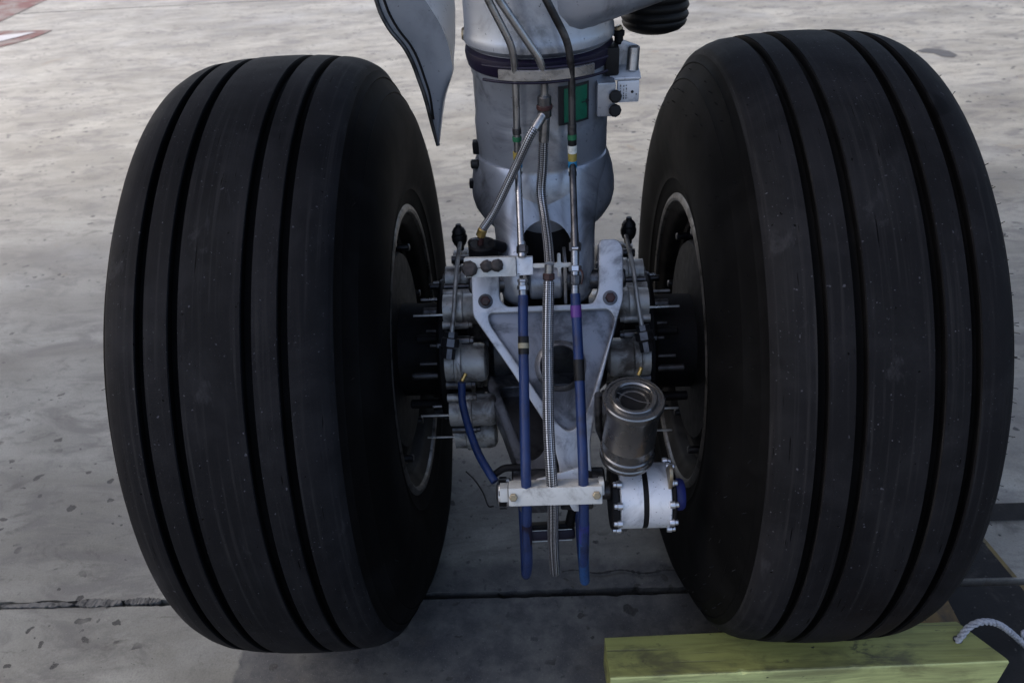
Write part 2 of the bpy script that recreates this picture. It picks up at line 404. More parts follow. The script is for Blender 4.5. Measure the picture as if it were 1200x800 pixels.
def plate(name, outline, holes, depth, frame, mats, parent=None, bev=.003):
    """outline and holes in the frame's x-y plane; thickness 'depth' down from z=0"""
    cu_ = bpy.data.curves.new(name, 'CURVE'); cu_.dimensions = '2D'; cu_.fill_mode = 'BOTH'
    cu_.extrude = depth/2-bev; cu_.bevel_depth = bev; cu_.bevel_resolution = 2; cu_.offset = -bev
    for pts in [outline]+holes:
        s = cu_.splines.new('POLY'); s.points.add(len(pts)-1); s.use_cyclic_u = True
        for p, q in zip(s.points, pts): p.co = (q[0], q[1], 0, 1)
    tmp = bpy.data.objects.new('tmp', cu_); COL.objects.link(tmp)
    dg = bpy.context.evaluated_depsgraph_get()
    me = bpy.data.meshes.new_from_object(tmp.evaluated_get(dg)); bpy.data.objects.remove(tmp); bpy.data.curves.remove(cu_)
    me.materials.clear()
    me.transform(Matrix.Translation((0, 0, -depth/2))); me.transform(frame)
    bm = bmesh.new(); bm.from_mesh(me); bmesh.ops.remove_doubles(bm, verts=bm.verts, dist=1e-5)
    bmesh.ops.recalc_face_normals(bm, faces=bm.faces); bm.to_mesh(me); bm.free()
    return link(name, me, mats, parent, 30)
def rounded(pts, rad=.012, n=5):
    P_ = [Vector((p[0], p[1])) for p in pts]; out = []
    for i, b in enumerate(P_):
        a, c = P_[i-1], P_[(i+1) % len(P_)]
        d = min(rad, (a-b).length*.45, (c-b).length*.45)
        p, q = b+(a-b).normalized()*d, b+(c-b).normalized()*d
        for k in range(n+1):
            t = k/n; v = p*(1-t)**2+b*2*t*(1-t)+q*t*t; out.append((v.x, v.y))
    return out
def circle(cx, cy, r, n=32): return [(cx+r*math.cos(2*PI*i/n), cy+r*math.sin(2*PI*i/n)) for i in range(n)]
def frame(o, ex, ey):
    ex, ey = Vector(ex).normalized(), Vector(ey).normalized(); ez = ex.cross(ey)
    return Matrix.Translation(o) @ Matrix((ex, ey, ez)).transposed().to_4x4()

ZA = 0.535          # axle height
# ------------------------------------------------------------------ ground
def sheet(name, x0, y0, x1, y1, z, mats, parent=None):
    me = bpy.data.meshes.new(name); me.from_pydata([(x0, y0, z), (x1, y0, z), (x1, y1, z), (x0, y1, z)], [], [(0, 1, 2, 3)])
    return link(name, me, mats, parent, smooth=False)
ground = sheet('ground', -700, -700, 700, 700, -.03, 'joint'); ground['kind'] = 'structure'
def slab(x0, y0, x1, y1, wear=True):
    """one cast bay of the floor with slightly ragged arrises"""
    bm = bmesh.new(); top = []
    def edge(a, b, nx, ny):
        L = math.hypot(b[0]-a[0], b[1]-a[1]); n = min(1400, max(2, int(L/.012))) if wear and L > 7 else 2
        out = []; j = 0
        for i in range(n):
            t = i/n; j = j*.72+random.gauss(0, .0016)
            if random.random() < .02: j -= random.uniform(.002, .008)
            w = 0 if i == 0 else (min(0, j) if wear else 0)
            out.append((a[0]+(b[0]-a[0])*t+nx*w, a[1]+(b[1]-a[1])*t+ny*w))
        return out
    ring = edge((x0, y0), (x1, y0), 0, -1)+edge((x1, y0), (x1, y1), 1, 0)+edge((x1, y1), (x0, y1), 0, 1)+edge((x0, y1), (x0, y0), -1, 0)
    t = [bm.verts.new((x, y, 0)) for x, y in ring]; b = [bm.verts.new((x, y, -.028)) for x, y in ring]
    bm.faces.new(t)
    for i in range(len(t)): bm.faces.new([t[i], b[i], b[(i+1) % len(t)], t[(i+1) % len(t)]])
    bmesh.ops.triangulate(bm, faces=[f for f in bm.faces if len(f.verts) > 4])
    bmesh.ops.recalc_face_normals(bm, faces=bm.faces)
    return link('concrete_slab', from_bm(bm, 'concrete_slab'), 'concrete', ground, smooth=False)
JY, G = -.213, .0085
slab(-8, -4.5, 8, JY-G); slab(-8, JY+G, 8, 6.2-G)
for a, b in ((-60, -8), (8, 60)):
    slab(a+.003, -4.5, b-.003, JY-G, False); slab(a+.003, JY+G, b-.003, 6.2-G, False)
for a, b in ((-60, -8), (-8, 8), (8, 60)): slab(a+.003, 6.2+G, b-.003, 60, False)
slab(-60, -40, 60, -4.5-G, False)
# crumbled strips of old joint filler
for x0, x1, w, yy in ((-1.275, -1.10, .008, .0), (-1.10, -.99, .013, .002), (-.985, -.90, .011, .004), (-.84, -.70, .009, .003)):
    bm = bmesh.new(); n = 26; up, dn = [], []
    for i in range(n+1):
        x = x0+(x1-x0)*i/n; e = max(0, math.sin(PI*i/n))**.35
        up.append(bm.verts.new((x, JY+yy+(w*random.uniform(.5, 1))*e, .0025+random.uniform(-.001, .001))))
        dn.append(bm.verts.new((x, JY+yy-(w*random.uniform(.5, 1))*e, .0025+random.uniform(-.001, .001))))
    for i in range(n): bm.faces.new([dn[i], dn[i+1], up[i+1], up[i]])
    ex = bmesh.ops.extrude_face_region(bm, geom=bm.faces[:]); 
    for v in ex['geom']:
        if isinstance(v, bmesh.types.BMVert): v.co.z -= .012
    bmesh.ops.recalc_face_normals(bm, faces=bm.faces)
    link('joint_filler', from_bm(bm, 'joint_filler'), 'filler', ground, smooth=False)
# painted lines on the floor
def paint(name, pts, z, mats):
    me = bpy.data.meshes.new(name); me.from_pydata([(x, y, z) for x, y in pts], [], [tuple(range(len(pts)))])
    return link(name, me, mats, ground, smooth=False)
for ya, yb in ((-3.2, JY-G-.002), (JY+G+.002, .25)):
    xa = lambda y: 1.0-.13*(y+.2)*(-1 if y > -.2 else .9)
    paint('painted_border', [(.846, ya), (.975-.17*ya, ya), (.975-.17*yb, yb), (.845, yb)], .004, 'black_marking')
    paint('painted_border', [(.975-.17*ya, ya), (.985-.17*ya, ya), (.985-.17*yb, yb), (.975-.17*yb, yb)], .004, 'yellow_marking')
    paint('painted_line', [(.55, ya), (.845, ya), (.845, yb), (.55, yb)], .004, 'orange_marking')
paint('painted_line', [(1.0, -.045), (1.9, -.042), (1.9, .012), (1.0, .008)], .0045, 'black_marking')
paint('painted_line', [p[:2] for p in ((-4.7641, 5.1699, 0.0000), (-4.7454, 5.8957, 0.0000), (-4.7687, 6.8967, 0.0000), (-6.3855, 10.2629, 0.0000), (-8.3381, 10.8857, 0.0000))], .004, 'red_marking')
paint('painted_line', [p[:2] for p in ((-4.9136, 5.4089, 0.0000), (-4.5380, 5.5305, 0.0000), (-4.0383, 5.4608, 0.0000), (-4.0762, 5.1976, 0.0000), (-4.4280, 4.6323, 0.0000))], .004, 'red_marking')
paint('painted_line', [p[:2] for p in ((-4.6551, 5.2273, 0.0000), (-4.4324, 5.3446, 0.0000), (-4.1461, 5.4124, 0.0000), (-4.2362, 5.2540, 0.0000), (-4.4672, 4.9174, 0.0000))], .008, 'airframe_paint')
paint('oil_stain', [p[:2] for p in ((2.4165, 3.6968, -0.0000), (2.4981, 3.7402, 0.0000), (2.5590, 3.7099, 0.0000), (2.6017, 3.6640, 0.0000), (2.6105, 3.5689, 0.0000), (2.5685, 3.5214, 0.0000), (2.5096, 3.5497, 0.0000), (2.4916, 3.6268, 0.0000), (2.4311, 3.6562, 0.0000))], .002, 'oil_stain')

# ------------------------------------------------------------------ landing gear

bm = bmesh.new(); n = 60; up, dn = [], []
for i in range(n+1):
    x = .02+.36*i/n; y = -.158+.018*math.sin(i*.35)*.25-.010*i/n; w = .0006+.0028*abs(random.gauss(0, .6))
    up.append(bm.verts.new((x, y+w, .0032))); dn.append(bm.verts.new((x, y-w, .0032)))
for i in range(n): bm.faces.new([dn[i], dn[i+1], up[i+1], up[i]])
link('floor_crack', from_bm(bm, 'floor_crack'), 'joint', ground, smooth=False)

# unseen wing over the leg, added and shaped for the shade it casts
bm = bmesh.new(); secs = []
for x, c0, c1, zz in ((-6, -.3, 2.4, 2.35), (0, -.3, 2.4, 2.5), (9, .2, 2.4, 2.8)):
    prof = [(c0, zz+.12), (c0+.15, zz+.03), (c0+.6, zz), (c1-.8, zz+.03), (c1, zz+.18), (c1-.7, zz+.30), ((c0+c1)/2, zz+.48), (c0+.5, zz+.42), (c0+.1, zz+.26)]
    secs.append([bm.verts.new((x, y, z)) for y, z in prof])
for i in range(2):
    for j in range(9): bm.faces.new([secs[i][j], secs[i][(j+1) % 9], secs[i+1][(j+1) % 9], secs[i+1][j]])
bm.faces.new(secs[0]); bm.faces.new(secs[-1][::-1]); bmesh.ops.recalc_face_normals(bm, faces=bm.faces)
added_wing = link('shade_wing', from_bm(bm, 'shade_wing'), 'airframe_paint', None, 40); added_wing['kind'] = 'structure'
gear = empty('landing_gear', (0, 0, 0))

tag(gear, 'grey aircraft main landing gear leg with two large ribbed black tyres', 'landing gear')

# --- wheels
RG = .578
def tyre_profile():
    """(radius, x) across the tyre; grooves have straight walls and rounded floors"""
    def crown(x): return RG-.0055*(abs(x)/.1)**2.2-.0085*max(0, (abs(x)-.112)/.038)**2
    pts = []; g = [(.0494, .0155), (.097, .0145)]; x = -.150; edges = []
    for c, w in g: edges += [(-c-w/2, -c+w/2), (c-w/2, c+w/2)]
    edges.sort()
    xs = [-.150]
    tread = []
    cur = -.150
    for a, b in edges:
        n = max(3, int((a-cur)/.012))
        tread += [(crown(cur+(a-cur)*i/n), cur+(a-cur)*i/n) for i in range(n)]
        tread += [(crown(a)-.0006, a-.0006+.0004), (crown(a)-.0035, a+.0006), (crown(a)-.0135, a+.0014), (crown(a)-.0155, a+.0036),
                  (crown(b)-.0155, b-.0036), (crown(b)-.0135, b-.0014), (crown(b)-.0035, b-.0006), (crown(b)-.0006, b+.0002)]
        cur = b
    n = 5
    tread += [(crown(cur+(.150-cur)*i/n), cur+(.150-cur)*i/n) for i in range(n+1)]
    side = [(.553, .1535), (.545, .1580), (.535, .1640), (.5335, .1665), (.531, .1655), (.520, .1730), (.508, .1810), (.5065, .1830), (.504, .1823), (.487, .1930), (.465, .2000), (.44, .2035), (.415, .2040), (.39, .2025), (.365, .199), (.345, .1945), (.328, .191), (.325, .192), (.322, .1895), (.308, .187), (.294, .181)]
    left = [(r, -x_) for r, x_ in reversed(side)]
    return left+tread+side, len(left), len(left)+len(tread)
PROF, TA, TB = tyre_profile()
def make_wheel(s):
    """s=-1 left, +1 right; the brake side faces the leg"""
    cx = s*.4494
    w = empty('wheel', (cx, 0, ZA)); w.parent = gear
    bm = bmesh.new(); prof = PROF
    lathe_bm(bm, prof, (cx, 0, ZA), (1, 0, 0), 208, ulen=RG)
    bmesh.ops.recalc_face_normals(bm, faces=bm.faces)
    for f in bm.faces:
        c = f.calc_center_median(); r = math.hypot(c.y, c.z-ZA)
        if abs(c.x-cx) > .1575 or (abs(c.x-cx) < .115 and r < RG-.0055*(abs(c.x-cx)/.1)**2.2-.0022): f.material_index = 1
    for v in bm.verts:                                       # the tyre flattens where it bears on the floor
        d = ZA-v.co.z
        if d > .33:
            k = min(1, (d-.33)/.2); lat = v.co.x-cx
            if abs(lat) > .14: v.co.x = cx+lat*(1+.05*k*max(0, 1-abs(v.co.y)/.4))
        if v.co.z < .002: v.co.z = .002
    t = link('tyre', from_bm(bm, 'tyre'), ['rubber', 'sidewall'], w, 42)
    # thin moulding hairs of rubber left on the shoulder
    bm = bmesh.new()
    for row, (rr, xx) in enumerate(((.550, .155), (.520, .173), (.487, .193), (.465, .200))):
        for sg in (-1, 1):
            n = 74
            for i in range(n):
                if random.random() < (.42 if row else .25): continue
                a = 2*PI*(i+random.uniform(-.18, .18))/n
                if math.cos(a) < -.8: continue
                e = Vector((0, math.sin(a), math.cos(a))); p = Vector((cx+sg*xx, 0, ZA))+e*rr
                d = (e*(1 if row == 0 else .5)+Vector((sg*(.8 if row else .55), 0, 0))+Vector((random.gauss(0, .2), random.gauss(0, .2), random.gauss(0, .2)))).normalized()
                L = random.uniform(.003, .0085)
                if (sg*s > 0 and s > 0) or (row and s > 0) or random.random() < .05:
                    tube_bm(bm, [p-d*.001, p+d*L], .00055, 4)
    h = link('rubber_hairs', from_bm(bm, 'rubber_hairs'), 'black_rubber', w, smooth=False); h['kind'] = 'stuff'
    # wheel rim: flange, bead seat, tube well and web
    i = -s                                                    # towards the leg
    lathe('rim_flange', [(.296, i*.176), (.297, i*.181), (.293, i*.1855), (.286, i*.187), (.281, i*.1845), (.279, i*.179)], (cx, 0, ZA), (1, 0, 0), 'flange_metal', w, 96)
    rim = [(.279, i*.179), (.276, i*.177), (.270, i*.172), (.262, i*.168),
           (.257, i*.160), (.255, i*.12), (.248, i*.10), (.244, i*.02), (.236, -i*.06), (.10, -i*.075), (.08, -i*.02)]
    lathe('rim', rim, (cx, 0, ZA), (1, 0, 0), 'rim_paint', w, 96)
    lathe('rim_ring', [(.252, i*.132), (.2525, i*.142), (.246, i*.145), (.238, i*.141), (.236, i*.13), (.236, i*.05)], (cx, 0, ZA), (1, 0, 0), 'rim_paint', w, 80)
    out = [(.296, -i*.176), (.297, -i*.181), (.293, -i*.1855), (.284, -i*.187), (.276, -i*.178), (.262, -i*.168), (.255, -i*.10), (.2, -i*.07), (.09, -i*.09), (.085, -i*.14), (.06, -i*.16), (0, -i*.162)]
    lathe('hub_cap', out, (cx, 0, ZA), (1, 0, 0), 'rim_paint', w, 64)
    # torque bars inside the rim, and tie bolts
    for k in range(9):
        a = 2*PI*k/9+.2; e = Vector((0, math.sin(a), math.cos(a)))
        p = Vector((cx, 0, ZA))+e*.228
        cyl('torque_bar', p+Vector((i*.02, 0, 0)), p+Vector((i*.165, 0, 0)), .008, 'dark_steel', w, seg=10)
    return w
wl = make_wheel(-1); wr = make_wheel(1)

# --- axle and brakes
axle = lathe('axle', [(0, -.40), (.05, -.40), (.052, -.30), (.06, -.14), (.072, -.10), (.072, .10), (.06, .14), (.052, .30), (.05, .40), (0, .40)], (0, 0, ZA), (1, 0, 0), 'dark_steel', gear, 40)
def make_brake(s):
    b = empty('brake', (s*.2, 0, ZA)); b.parent = gear
    O = Vector((0, 0, ZA))
    lathe('heat_stack', [(.09, .290), (.198, .290), (.202, .296), (.202, .44), (.2, .446), (.09, .446)], O, (s, 0, 0), 'black_metal', b, 64)
    lathe('brake_housing', [(.06, .150), (.10, .152), (.12, .172), (.150, .178), (.156, .184), (.156, .200), (.15, .206), (.095, .21), (.095, .31), (.06, .31)], O, (s, 0, 0), 'black_metal', b, 64)
    for k, (deg, rr, r) in enumerate(((6, .180, .024), (31, .186, .029), (63, .168, .036), (97, .172, .031), (128, .175, .033), (168, .178, .034), (214, .178, .034), (262, .178, .034), (312, .178, .034))):
        a = R(deg); e = Vector((0, -math.sin(a), math.cos(a))); p = O+e*rr
        X = Vector((s, 0, 0)); j = .006*((k*7) % 3-1)
        cyl('return_spring', O+Vector((0, -math.sin(a+.25), math.cos(a+.25)))*.128+X*.20, O+Vector((0, -math.sin(a+.25), math.cos(a+.25)))*.128+X*(.235+.012*(k % 4)), .009-.0012*(k % 3), 'black_metal' if k % 2 else 'dark_steel', b, seg=14)
        ph = lathe('piston_housing', [(0, .103+j), (r*.72, .103+j), (r*.93, .108+j), (r, .116+j), (r, .148+j), (r*1.02, .149+j), (r*1.10, .151+j), (r*1.10, .162+j), (r*.98, .164+j), (r*.96, .186), (0, .186)], p, X, 'brake_paint', b, 28)
        for d in (-1, 1):
            bo = bmesh.new(); t = Vector((0, math.cos(a), math.sin(a)))*d*r*1.12
            lathe_bm(bo, [(0, -.006), (r*.2, -.006), (r*.2, 0), (r*.26, .001), (r*.26, .048), (0, .048)], p+t+X*.140, X, 12)
            bmesh.ops.recalc_face_normals(bo, faces=bo.faces)
            link('housing_bolt', from_bm(bo, 'housing_bolt'), 'brake_paint' if k % 2 else 'dark_steel', b)
        for q_, rad_, len_ in (((.16, .142, .030),) if k % 2 else ((-.2, .150, .022), (.05, .135, .045))):
            e_ = Vector((0, -math.sin(a+q_), math.cos(a+q_))); z0 = O+e_*rad_+X*.196
            cyl('brake_stud', z0, z0+X*len_, .0032, 'dark_steel' if k % 3 else 'tube_steel', b, seg=10)
            hexnut('stud_nut', z0, X, .0068, .009, 'dark_steel', b)
        if k in (1, 3, 4): cyl('adjuster_pin', p+X*.16+Vector((0, 0, -.012)), p+X*.245+Vector((0, 0, -.012)), .0022, 'steel', b, seg=8)
    # bleed pipe that runs over the two upper pistons, with a capped stem above and a union below
    pa = [Vector((s*.155, .012, ZA+.245)), Vector((s*.157, -.03, ZA+.236)), Vector((s*.159, -.085, ZA+.222)), Vector((s*.163, -.135, ZA+.182)), Vector((s*.170, -.168, ZA+.140))]
    tube('bleed_pipe', smooth_path(pa, 6), .0042, 'brake_paint', b, 10)
    lathe('bleed_cap', [(0, 0), (.007, .0), (.008, .008), (.0115, .012), (.0145, .020), (.0150, .028), (.0125, .034), (.0135, .037), (.010, .044), (.006, .047), (.005, .052), (0, .053)], (s*.157+(.004 if s > 0 else 0), .014, ZA+.222), (0, .05, 1), 'black_rubber', b, 16)
    lathe('pipe_union', [(0, 0), (.013, 0), (.013, .010), (.017, .012), (.017, .026), (.012, .030), (.012, .048), (0, .05)], (s*.169, -.158, ZA+.152), (s*.15, -.55, -.83), 'dark_steel', b, 8)
    return b
bl = make_brake(-1); br = make_brake(1)
cyl('bleed_nipple', (-0.1413, -0.2350, 0.6535), (-0.1490, -0.2450, 0.6431), .0035, 'gold', bl, seg=10)
cyl('bleed_nipple', (0.1548, -0.2650, 0.6771), (0.1489, -0.2720, 0.6649), .0035, 'gold', br, seg=10)

# --- leg: barrel, fork lugs, pin
SX = .003
barrel = [(.110, 2.5), (.116, 2.46), (.116, 1.205), (.1165, 1.165), (.1185, 1.160), (.1195, 1.153), (.1195, 1.147), (.116, 1.142), (.1105, 1.139), (.1105, 1.128), (.1115, 1.124), (.1115, 1.098), (.1095, 1.094),
          (.1095, 1.030), (.1105, 1.022), (.1115, 1.016), (.1112, 1.005), (.1108, .962), (.1108, .958), (.1125, .954), (.1165, .944), (.122, .925), (.1258, .900), (.1262, .882), (.1225, .865), (.116, .853), (.111, .845), (.106, .842), (0, .842)]
lathe('strut_barrel', [(r, z) for r, z in barrel], (SX, 0, 0), (0, 0, 1), 'grey_paint', gear, 96, 30)
lathe('seal_band', [(.1105, 1.138), (.1175, 1.134), (.1185, 1.128), (.1175, 1.120), (.1150, 1.110), (.1100, 1.106)], (SX, 0, 0), (0, 0, 1), 'purple', gear, 96, 30)
# lower leg casting behind the link
cyl('piston_rod', (SX, .02, .50), (SX, .0, .86), .085, 'dark_steel', gear, .004, 48)
lathe('axle_boss', [(0, -.115), (.085, -.115), (.095, -.105), (.095, .105), (.085, .115), (0, .115)], (SX, 0, ZA), (1, 0, 0), 'shade_metal', gear, 40)
def evaluated(o):
    dg = bpy.context.evaluated_depsgraph_get(); dg.update()
    return bpy.data.meshes.new_from_object(o.evaluated_get(dg))
# casting under the barrel: swells forward into two lugs either side of an arched opening
LEV = [(.962, .108, .1085, 2.0), (.950, .108, .112, 2.1), (.930, .106, .117, 2.3), (.905, .100, .126, 2.7), (.885, .0935, .137, 3.2), (.865, .0885, .150, 3.8), (.845, .0860, .166, 4.3), (.825, .085, .183, 4.6), (.805, .0845, .196, 4.8), (.785, .0845, .201, 5), (.768, .0840, .198, 4.8), (.754, .0825, .187, 4.4), (.745, .079, .170, 4)]
bm = bmesh.new(); rings = []
for z, W, F, n_ in LEV:
    pts_ = []
    for i in range(41):
        t = PI*i/40; c_, s_ = math.cos(t), math.sin(t)
        pts_.append(bm.verts.new((SX+W*math.copysign(abs(c_)**(2/n_), c_), -.03-(F-.03)*max(0, s_)**(2/n_), z)))
    pts_ += [bm.verts.new((SX-W*.98, .0, z)), bm.verts.new((SX+W*.98, .0, z))]
    rings.append(pts_)
for i in range(len(rings)-1):
    for j in range(len(rings[0])):
        k = (j+1) % len(rings[0]); bm.faces.new([rings[i][j], rings[i][k], rings[i+1][k], rings[i+1][j]])
bm.faces.new(rings[0]); bm.faces.new(rings[-1][::-1]); bmesh.ops.recalc_face_normals(bm, faces=bm.faces)
fork = link('fork_casting', from_bm(bm, 'fork_casting'), 'grey_paint', gear, 50)
bm = bmesh.new(); cs = [(.0445*math.cos(PI*k/16), .842+.046*math.sin(PI*k/16)) for k in range(17)]+[(-.0445, .70), (.0445, .70)]
f_ = [bm.verts.new((SX+x*1.03, -.32, z)) for x, z in cs]; b_ = [bm.verts.new((SX+x, -.115, z)) for x, z in cs]
bm.faces.new(f_); bm.faces.new(b_[::-1])
for i in range(len(cs)): bm.faces.new([f_[i], b_[i], b_[(i+1) % len(cs)], f_[(i+1) % len(cs)]])
bmesh.ops.recalc_face_normals(bm, faces=bm.faces)
cut = link('cutter', from_bm(bm, 'cutter'), 'grey_paint', None)
md = fork.modifiers.new('cut', 'BOOLEAN'); md.object = cut; md.operation = 'DIFFERENCE'; md.solver = 'EXACT'
bv = fork.modifiers.new('bev', 'BEVEL'); bv.width = .0035; bv.segments = 2; bv.limit_method = 'ANGLE'; bv.angle_limit = R(50)
me = evaluated(fork); fork.modifiers.clear(); fork.data = me; bpy.data.objects.remove(cut)
me.set_sharp_from_angle(angle=R(45))
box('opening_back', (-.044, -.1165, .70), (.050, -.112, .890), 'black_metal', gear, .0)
cyl('link_pin', (-.128, -.165, .79), (.134, -.165, .79), .017, 'dark_steel', gear, .003, 24)
cyl('pin_sleeve', (-.026, -.165, .79), (.028, -.165, .79), .030, 'grey_paint', gear, .003, 32)
for x in (-.033, .033): box('sleeve_plate', (x-.0025, -.20, .765), (x+.0025, -.15, .845), 'steel', gear, .0008)

# --- upper torque link: forked frame, recessed web with a round hole, ribs
FQ = frame((0, -.19, .80), (1, 0, 0), (0, .64, .768))          # y of this frame runs up the link
def fl(pts): return [(x, -s_) for x, s_ in pts]
outline = rounded(fl([(-.122, -.062), (-.122, .048), (-.060, .143), (-.001, .242), (.012, .300), (.012, .345), (.064, .345), (.064, .26), (.0815, .180), (.1085, .085), (.127, .030), (.1305, -.055), (.122, -.070), (.091, -.070), (.0875, .012), (.078, .036), (-.066, .036), (-.0765, .022), (-.0765, -.062)]), .009, 4)
pocket = rounded(fl([(-.096, .046), (.103, .046), (.112, .062), (.104, .09), (.067, .196), (.050, .232), (.028, .245), (.010, .228), (-.044, .141), (-.094, .064)]), .022, 6)
link_o = plate('torque_link', outline, [pocket], .036, FQ, 'link_paint', gear, .0025)
web_out = rounded(fl([(-.11, .04), (.112, .04), (.118, .064), (.110, .09), (.072, .20), (.052, .24), (.028, .252), (.003, .232), (-.050, .143)]), .01, 4)
wf = FQ @ Matrix.Translation((0, 0, -.016))
plate('link_web', web_out, [circle(.0205, -.136, .033, 40)], .010, wf, 'web_paint', link_o, .001)
lathe('web_boss', [(.033, -.0265), (.033, -.012), (.0345, -.0105), (.039, -.0125), (.043, -.0158)], FQ @ Vector((.0205, -.136, 0)), FQ.to_3x3() @ Vector((0, 0, 1)), 'web_paint', link_o, 48)
lathe('apex_lug', [(.02, -.026), (.030, -.026), (.032, -.023), (.032, .023), (.030, .026), (.02, .026)], (.038, -.400, .535), (1, 0, 0), 'dark_steel', link_o, 32)
for x, s_ in ((-.0995, .0257), (.1055, .0278)):
    p = FQ @ Vector((x, -s_, 0)); n = FQ.to_3x3() @ Vector((0, 0, 1))
    lathe('lug_bolt_washer', [(0, 0), (.0122, 0), (.0122, .0018), (.0105, .0022), (0, .0022)], p, n, 'dark_steel', link_o, 24)
    hexnut('lug_bolt', p+n*.0022, n, .0085, .006, 'red_mark', link_o)
# --- lower torque link, dark, behind the upper one
LO = Vector((0, -.105, .515)); LA = Vector((0, -.395, .525)); ld = (LA-LO).normalized()
FL = frame(LO, (1, 0, 0), -ld)
lo_out = rounded(fl([(-.115, -.02), (-.118, .03), (-.085, .14), (-.058, .245), (-.056, .318), (-.004, .318), (-.002, .25), (.045, .14), (.10, .03), (.10, -.02)]), .012, 4)
lo_pk = rounded(fl([(-.094, .03), (-.072, .115), (-.05, .2), (-.035, .236), (-.02, .225), (.02, .14), (.07, .05), (.06, .025)]), .016, 5)
lower = plate('lower_torque_link', lo_out, [lo_pk], .040, FL @ Matrix.Translation((0, 0, .02)), 'web_paint', gear, .003)
plate('link_web', [(x*.97-.0005, y*.96-.004) for x, y in lo_out], [], .008, FL @ Matrix.Translation((0, 0, -.004)), 'shade_metal', lower, .001)

# --- apex pin, damper, reservoir
AP = Vector((0, -.400, .532))
cyl('apex_pin', AP+Vector((-.088, 0, 0)), AP+Vector((.10, 0, 0)), .015, 'dark_steel', gear, .002, 24)
nut = lathe('apex_nut', [(0, -.092), (.012, -.092), (.016, -.090), (.0225, -.088), (.024, -.085), (.024, -.070), (.021, -.068), (.0, -.068)], AP, (1, 0, 0), 'steel', gear, 28)
bmn = bmesh.new()
for k in range(8):
    a = 2*PI*k/8; e = Vector((0, math.sin(a), math.cos(a)))
    q = frame(AP+e*.0235+Vector((-.081, 0, 0)), (1, 0, 0), e.cross(Vector((1, 0, 0))))
    v = bmesh.ops.create_cube(bmn, size=1, matrix=q @ Matrix.Diagonal((.012, .008, .005, 1)))
link('nut_slot', from_bm(bmn, 'nut_slot'), 'black_metal', nut)
cyl('cross_tube', AP+Vector((-.066, .012, .004)), AP+Vector((.085, .012, .004)), .026, 'dark_steel', gear, .003, 32)
DC = Vector((0.1454, -0.4000, 0.5169)); DR = .0525
da, db = -.040, .042
damper = lathe('damper', [(0, da), (DR-.003, da), (DR, da+.002), (DR, -.0035), (DR-.004, -.0025), (DR-.004, .0045), (DR, .0055), (DR, db-.002), (DR-.003, db), (0, db)], DC, (1, 0, 0), 'light_paint', gear, 64)
lathe('damper_seam', [(DR-.006, -.004), (DR-.001, -.0038), (DR-.001, .0055), (DR-.006, .0058)], DC, (1, 0, 0), 'black_metal', damper, 64)
for x0, x1 in ((da-.013, da-.001), (db+.001, db+.007)):
    lathe('damper_flange', [(0, x0), (DR-.001, x0), (DR+.001, x0+.002), (DR+.001, x1-.002), (DR-.001, x1), (0, x1)], DC, (1, 0, 0), 'black_metal', damper, 64)
lathe('damper_cap', [(0, db+.007), (.024, db+.007), (.026, db+.010), (.026, db+.022), (.023, db+.026), (0, db+.027)], DC, (1, 0, 0), 'blue_cap', damper, 40)
bolt_me = {}
for sd_, xx in ((-1, da-.001), (1, db-.001)):
    for k in range(10):
        a = 2*PI*(k+.35)/10; e = Vector((0, math.sin(a), math.cos(a)))
        p = DC+e*(DR+.0015)+Vector((xx, 0, 0))
        if sd_ not in bolt_me:
            bm = bmesh.new(); lathe_bm(bm, [(0, -.004), (.0058, -.004), (.0062, -.001), (.0062, .0035), (.0048, .0045), (.0046, .009), (.003, .0105), (0, .0108)], (0, 0, 0), (sd_, 0, 0), 16)
            bmesh.ops.recalc_face_normals(bm, faces=bm.faces); me = from_bm(bm, 'flange_bolt'); bolt_me[sd_] = me
            o = link('flange_bolt', me, 'steel', damper)
        else:
            o = bpy.data.objects.new('flange_bolt', bolt_me[sd_]); COL.objects.link(o); o.parent = damper
        o.matrix_parent_inverse = Matrix(); o.location = p
# gold tinted ear of the flange by the reservoir
ear = plate('flange_ear', rounded([(-.020, 0), (.022, 0), (.018, .030), (.008, .042), (-.004, .040)], .008, 4), [], .006, frame(DC+Vector((db-.006, -.008, DR-.012)), (0, -1, 0), (0, -.15, 1)), 'brass_bolt', damper, .001)
# reservoir: upright can with stepped lid and open sight cup
RT = Vector((0.1218, -0.4120, 0.7383)); RB = Vector((0.1178, -0.4000, 0.6186)); ra = (RT-RB).normalized(); RL = (RT-RB).length
can = lathe('reservoir', [(0, -.014), (.038, -.014), (.0425, -.010), (.0430, -.004), (.0415, -.002), (.0415, .004), (.0425, .006), (.0420, .009), (.0400, .011), (.0400, .030), (.0404, .031), (.0400, .032), (.0400, RL-.020), (.0410, RL-.018), (.0445, RL-.016), (.0455, RL-.013), (.0455, RL-.004), (.044, RL-.002), (.041, RL-.002), (.0405, RL-.004), (.0345, RL-.004), (.034, RL+.0005), (.0325, RL+.002), (.0285, RL+.002), (.0262, RL), (.0255, RL-.009), (0, RL-.011)], RB, ra, 'can_steel', gear, 64, 30)
lathe('sight_cup', [(0, RL-.0095), (.022, RL-.0095), (.0253, RL-.0070)], RB, ra, 'black_metal', can, 40)
tube('cup_wire', smooth_path([RB+ra*(RL+.001)+Vector((-.026, .012, 0)), RB+ra*(RL-.003)+Vector((-.008, .004, .0)), RB+ra*(RL-.004)+Vector((.008, -.006, .0)), RB+ra*(RL+.001)+Vector((.023, -.016, 0))], 6), .0005, 'dark_steel', can, 6)
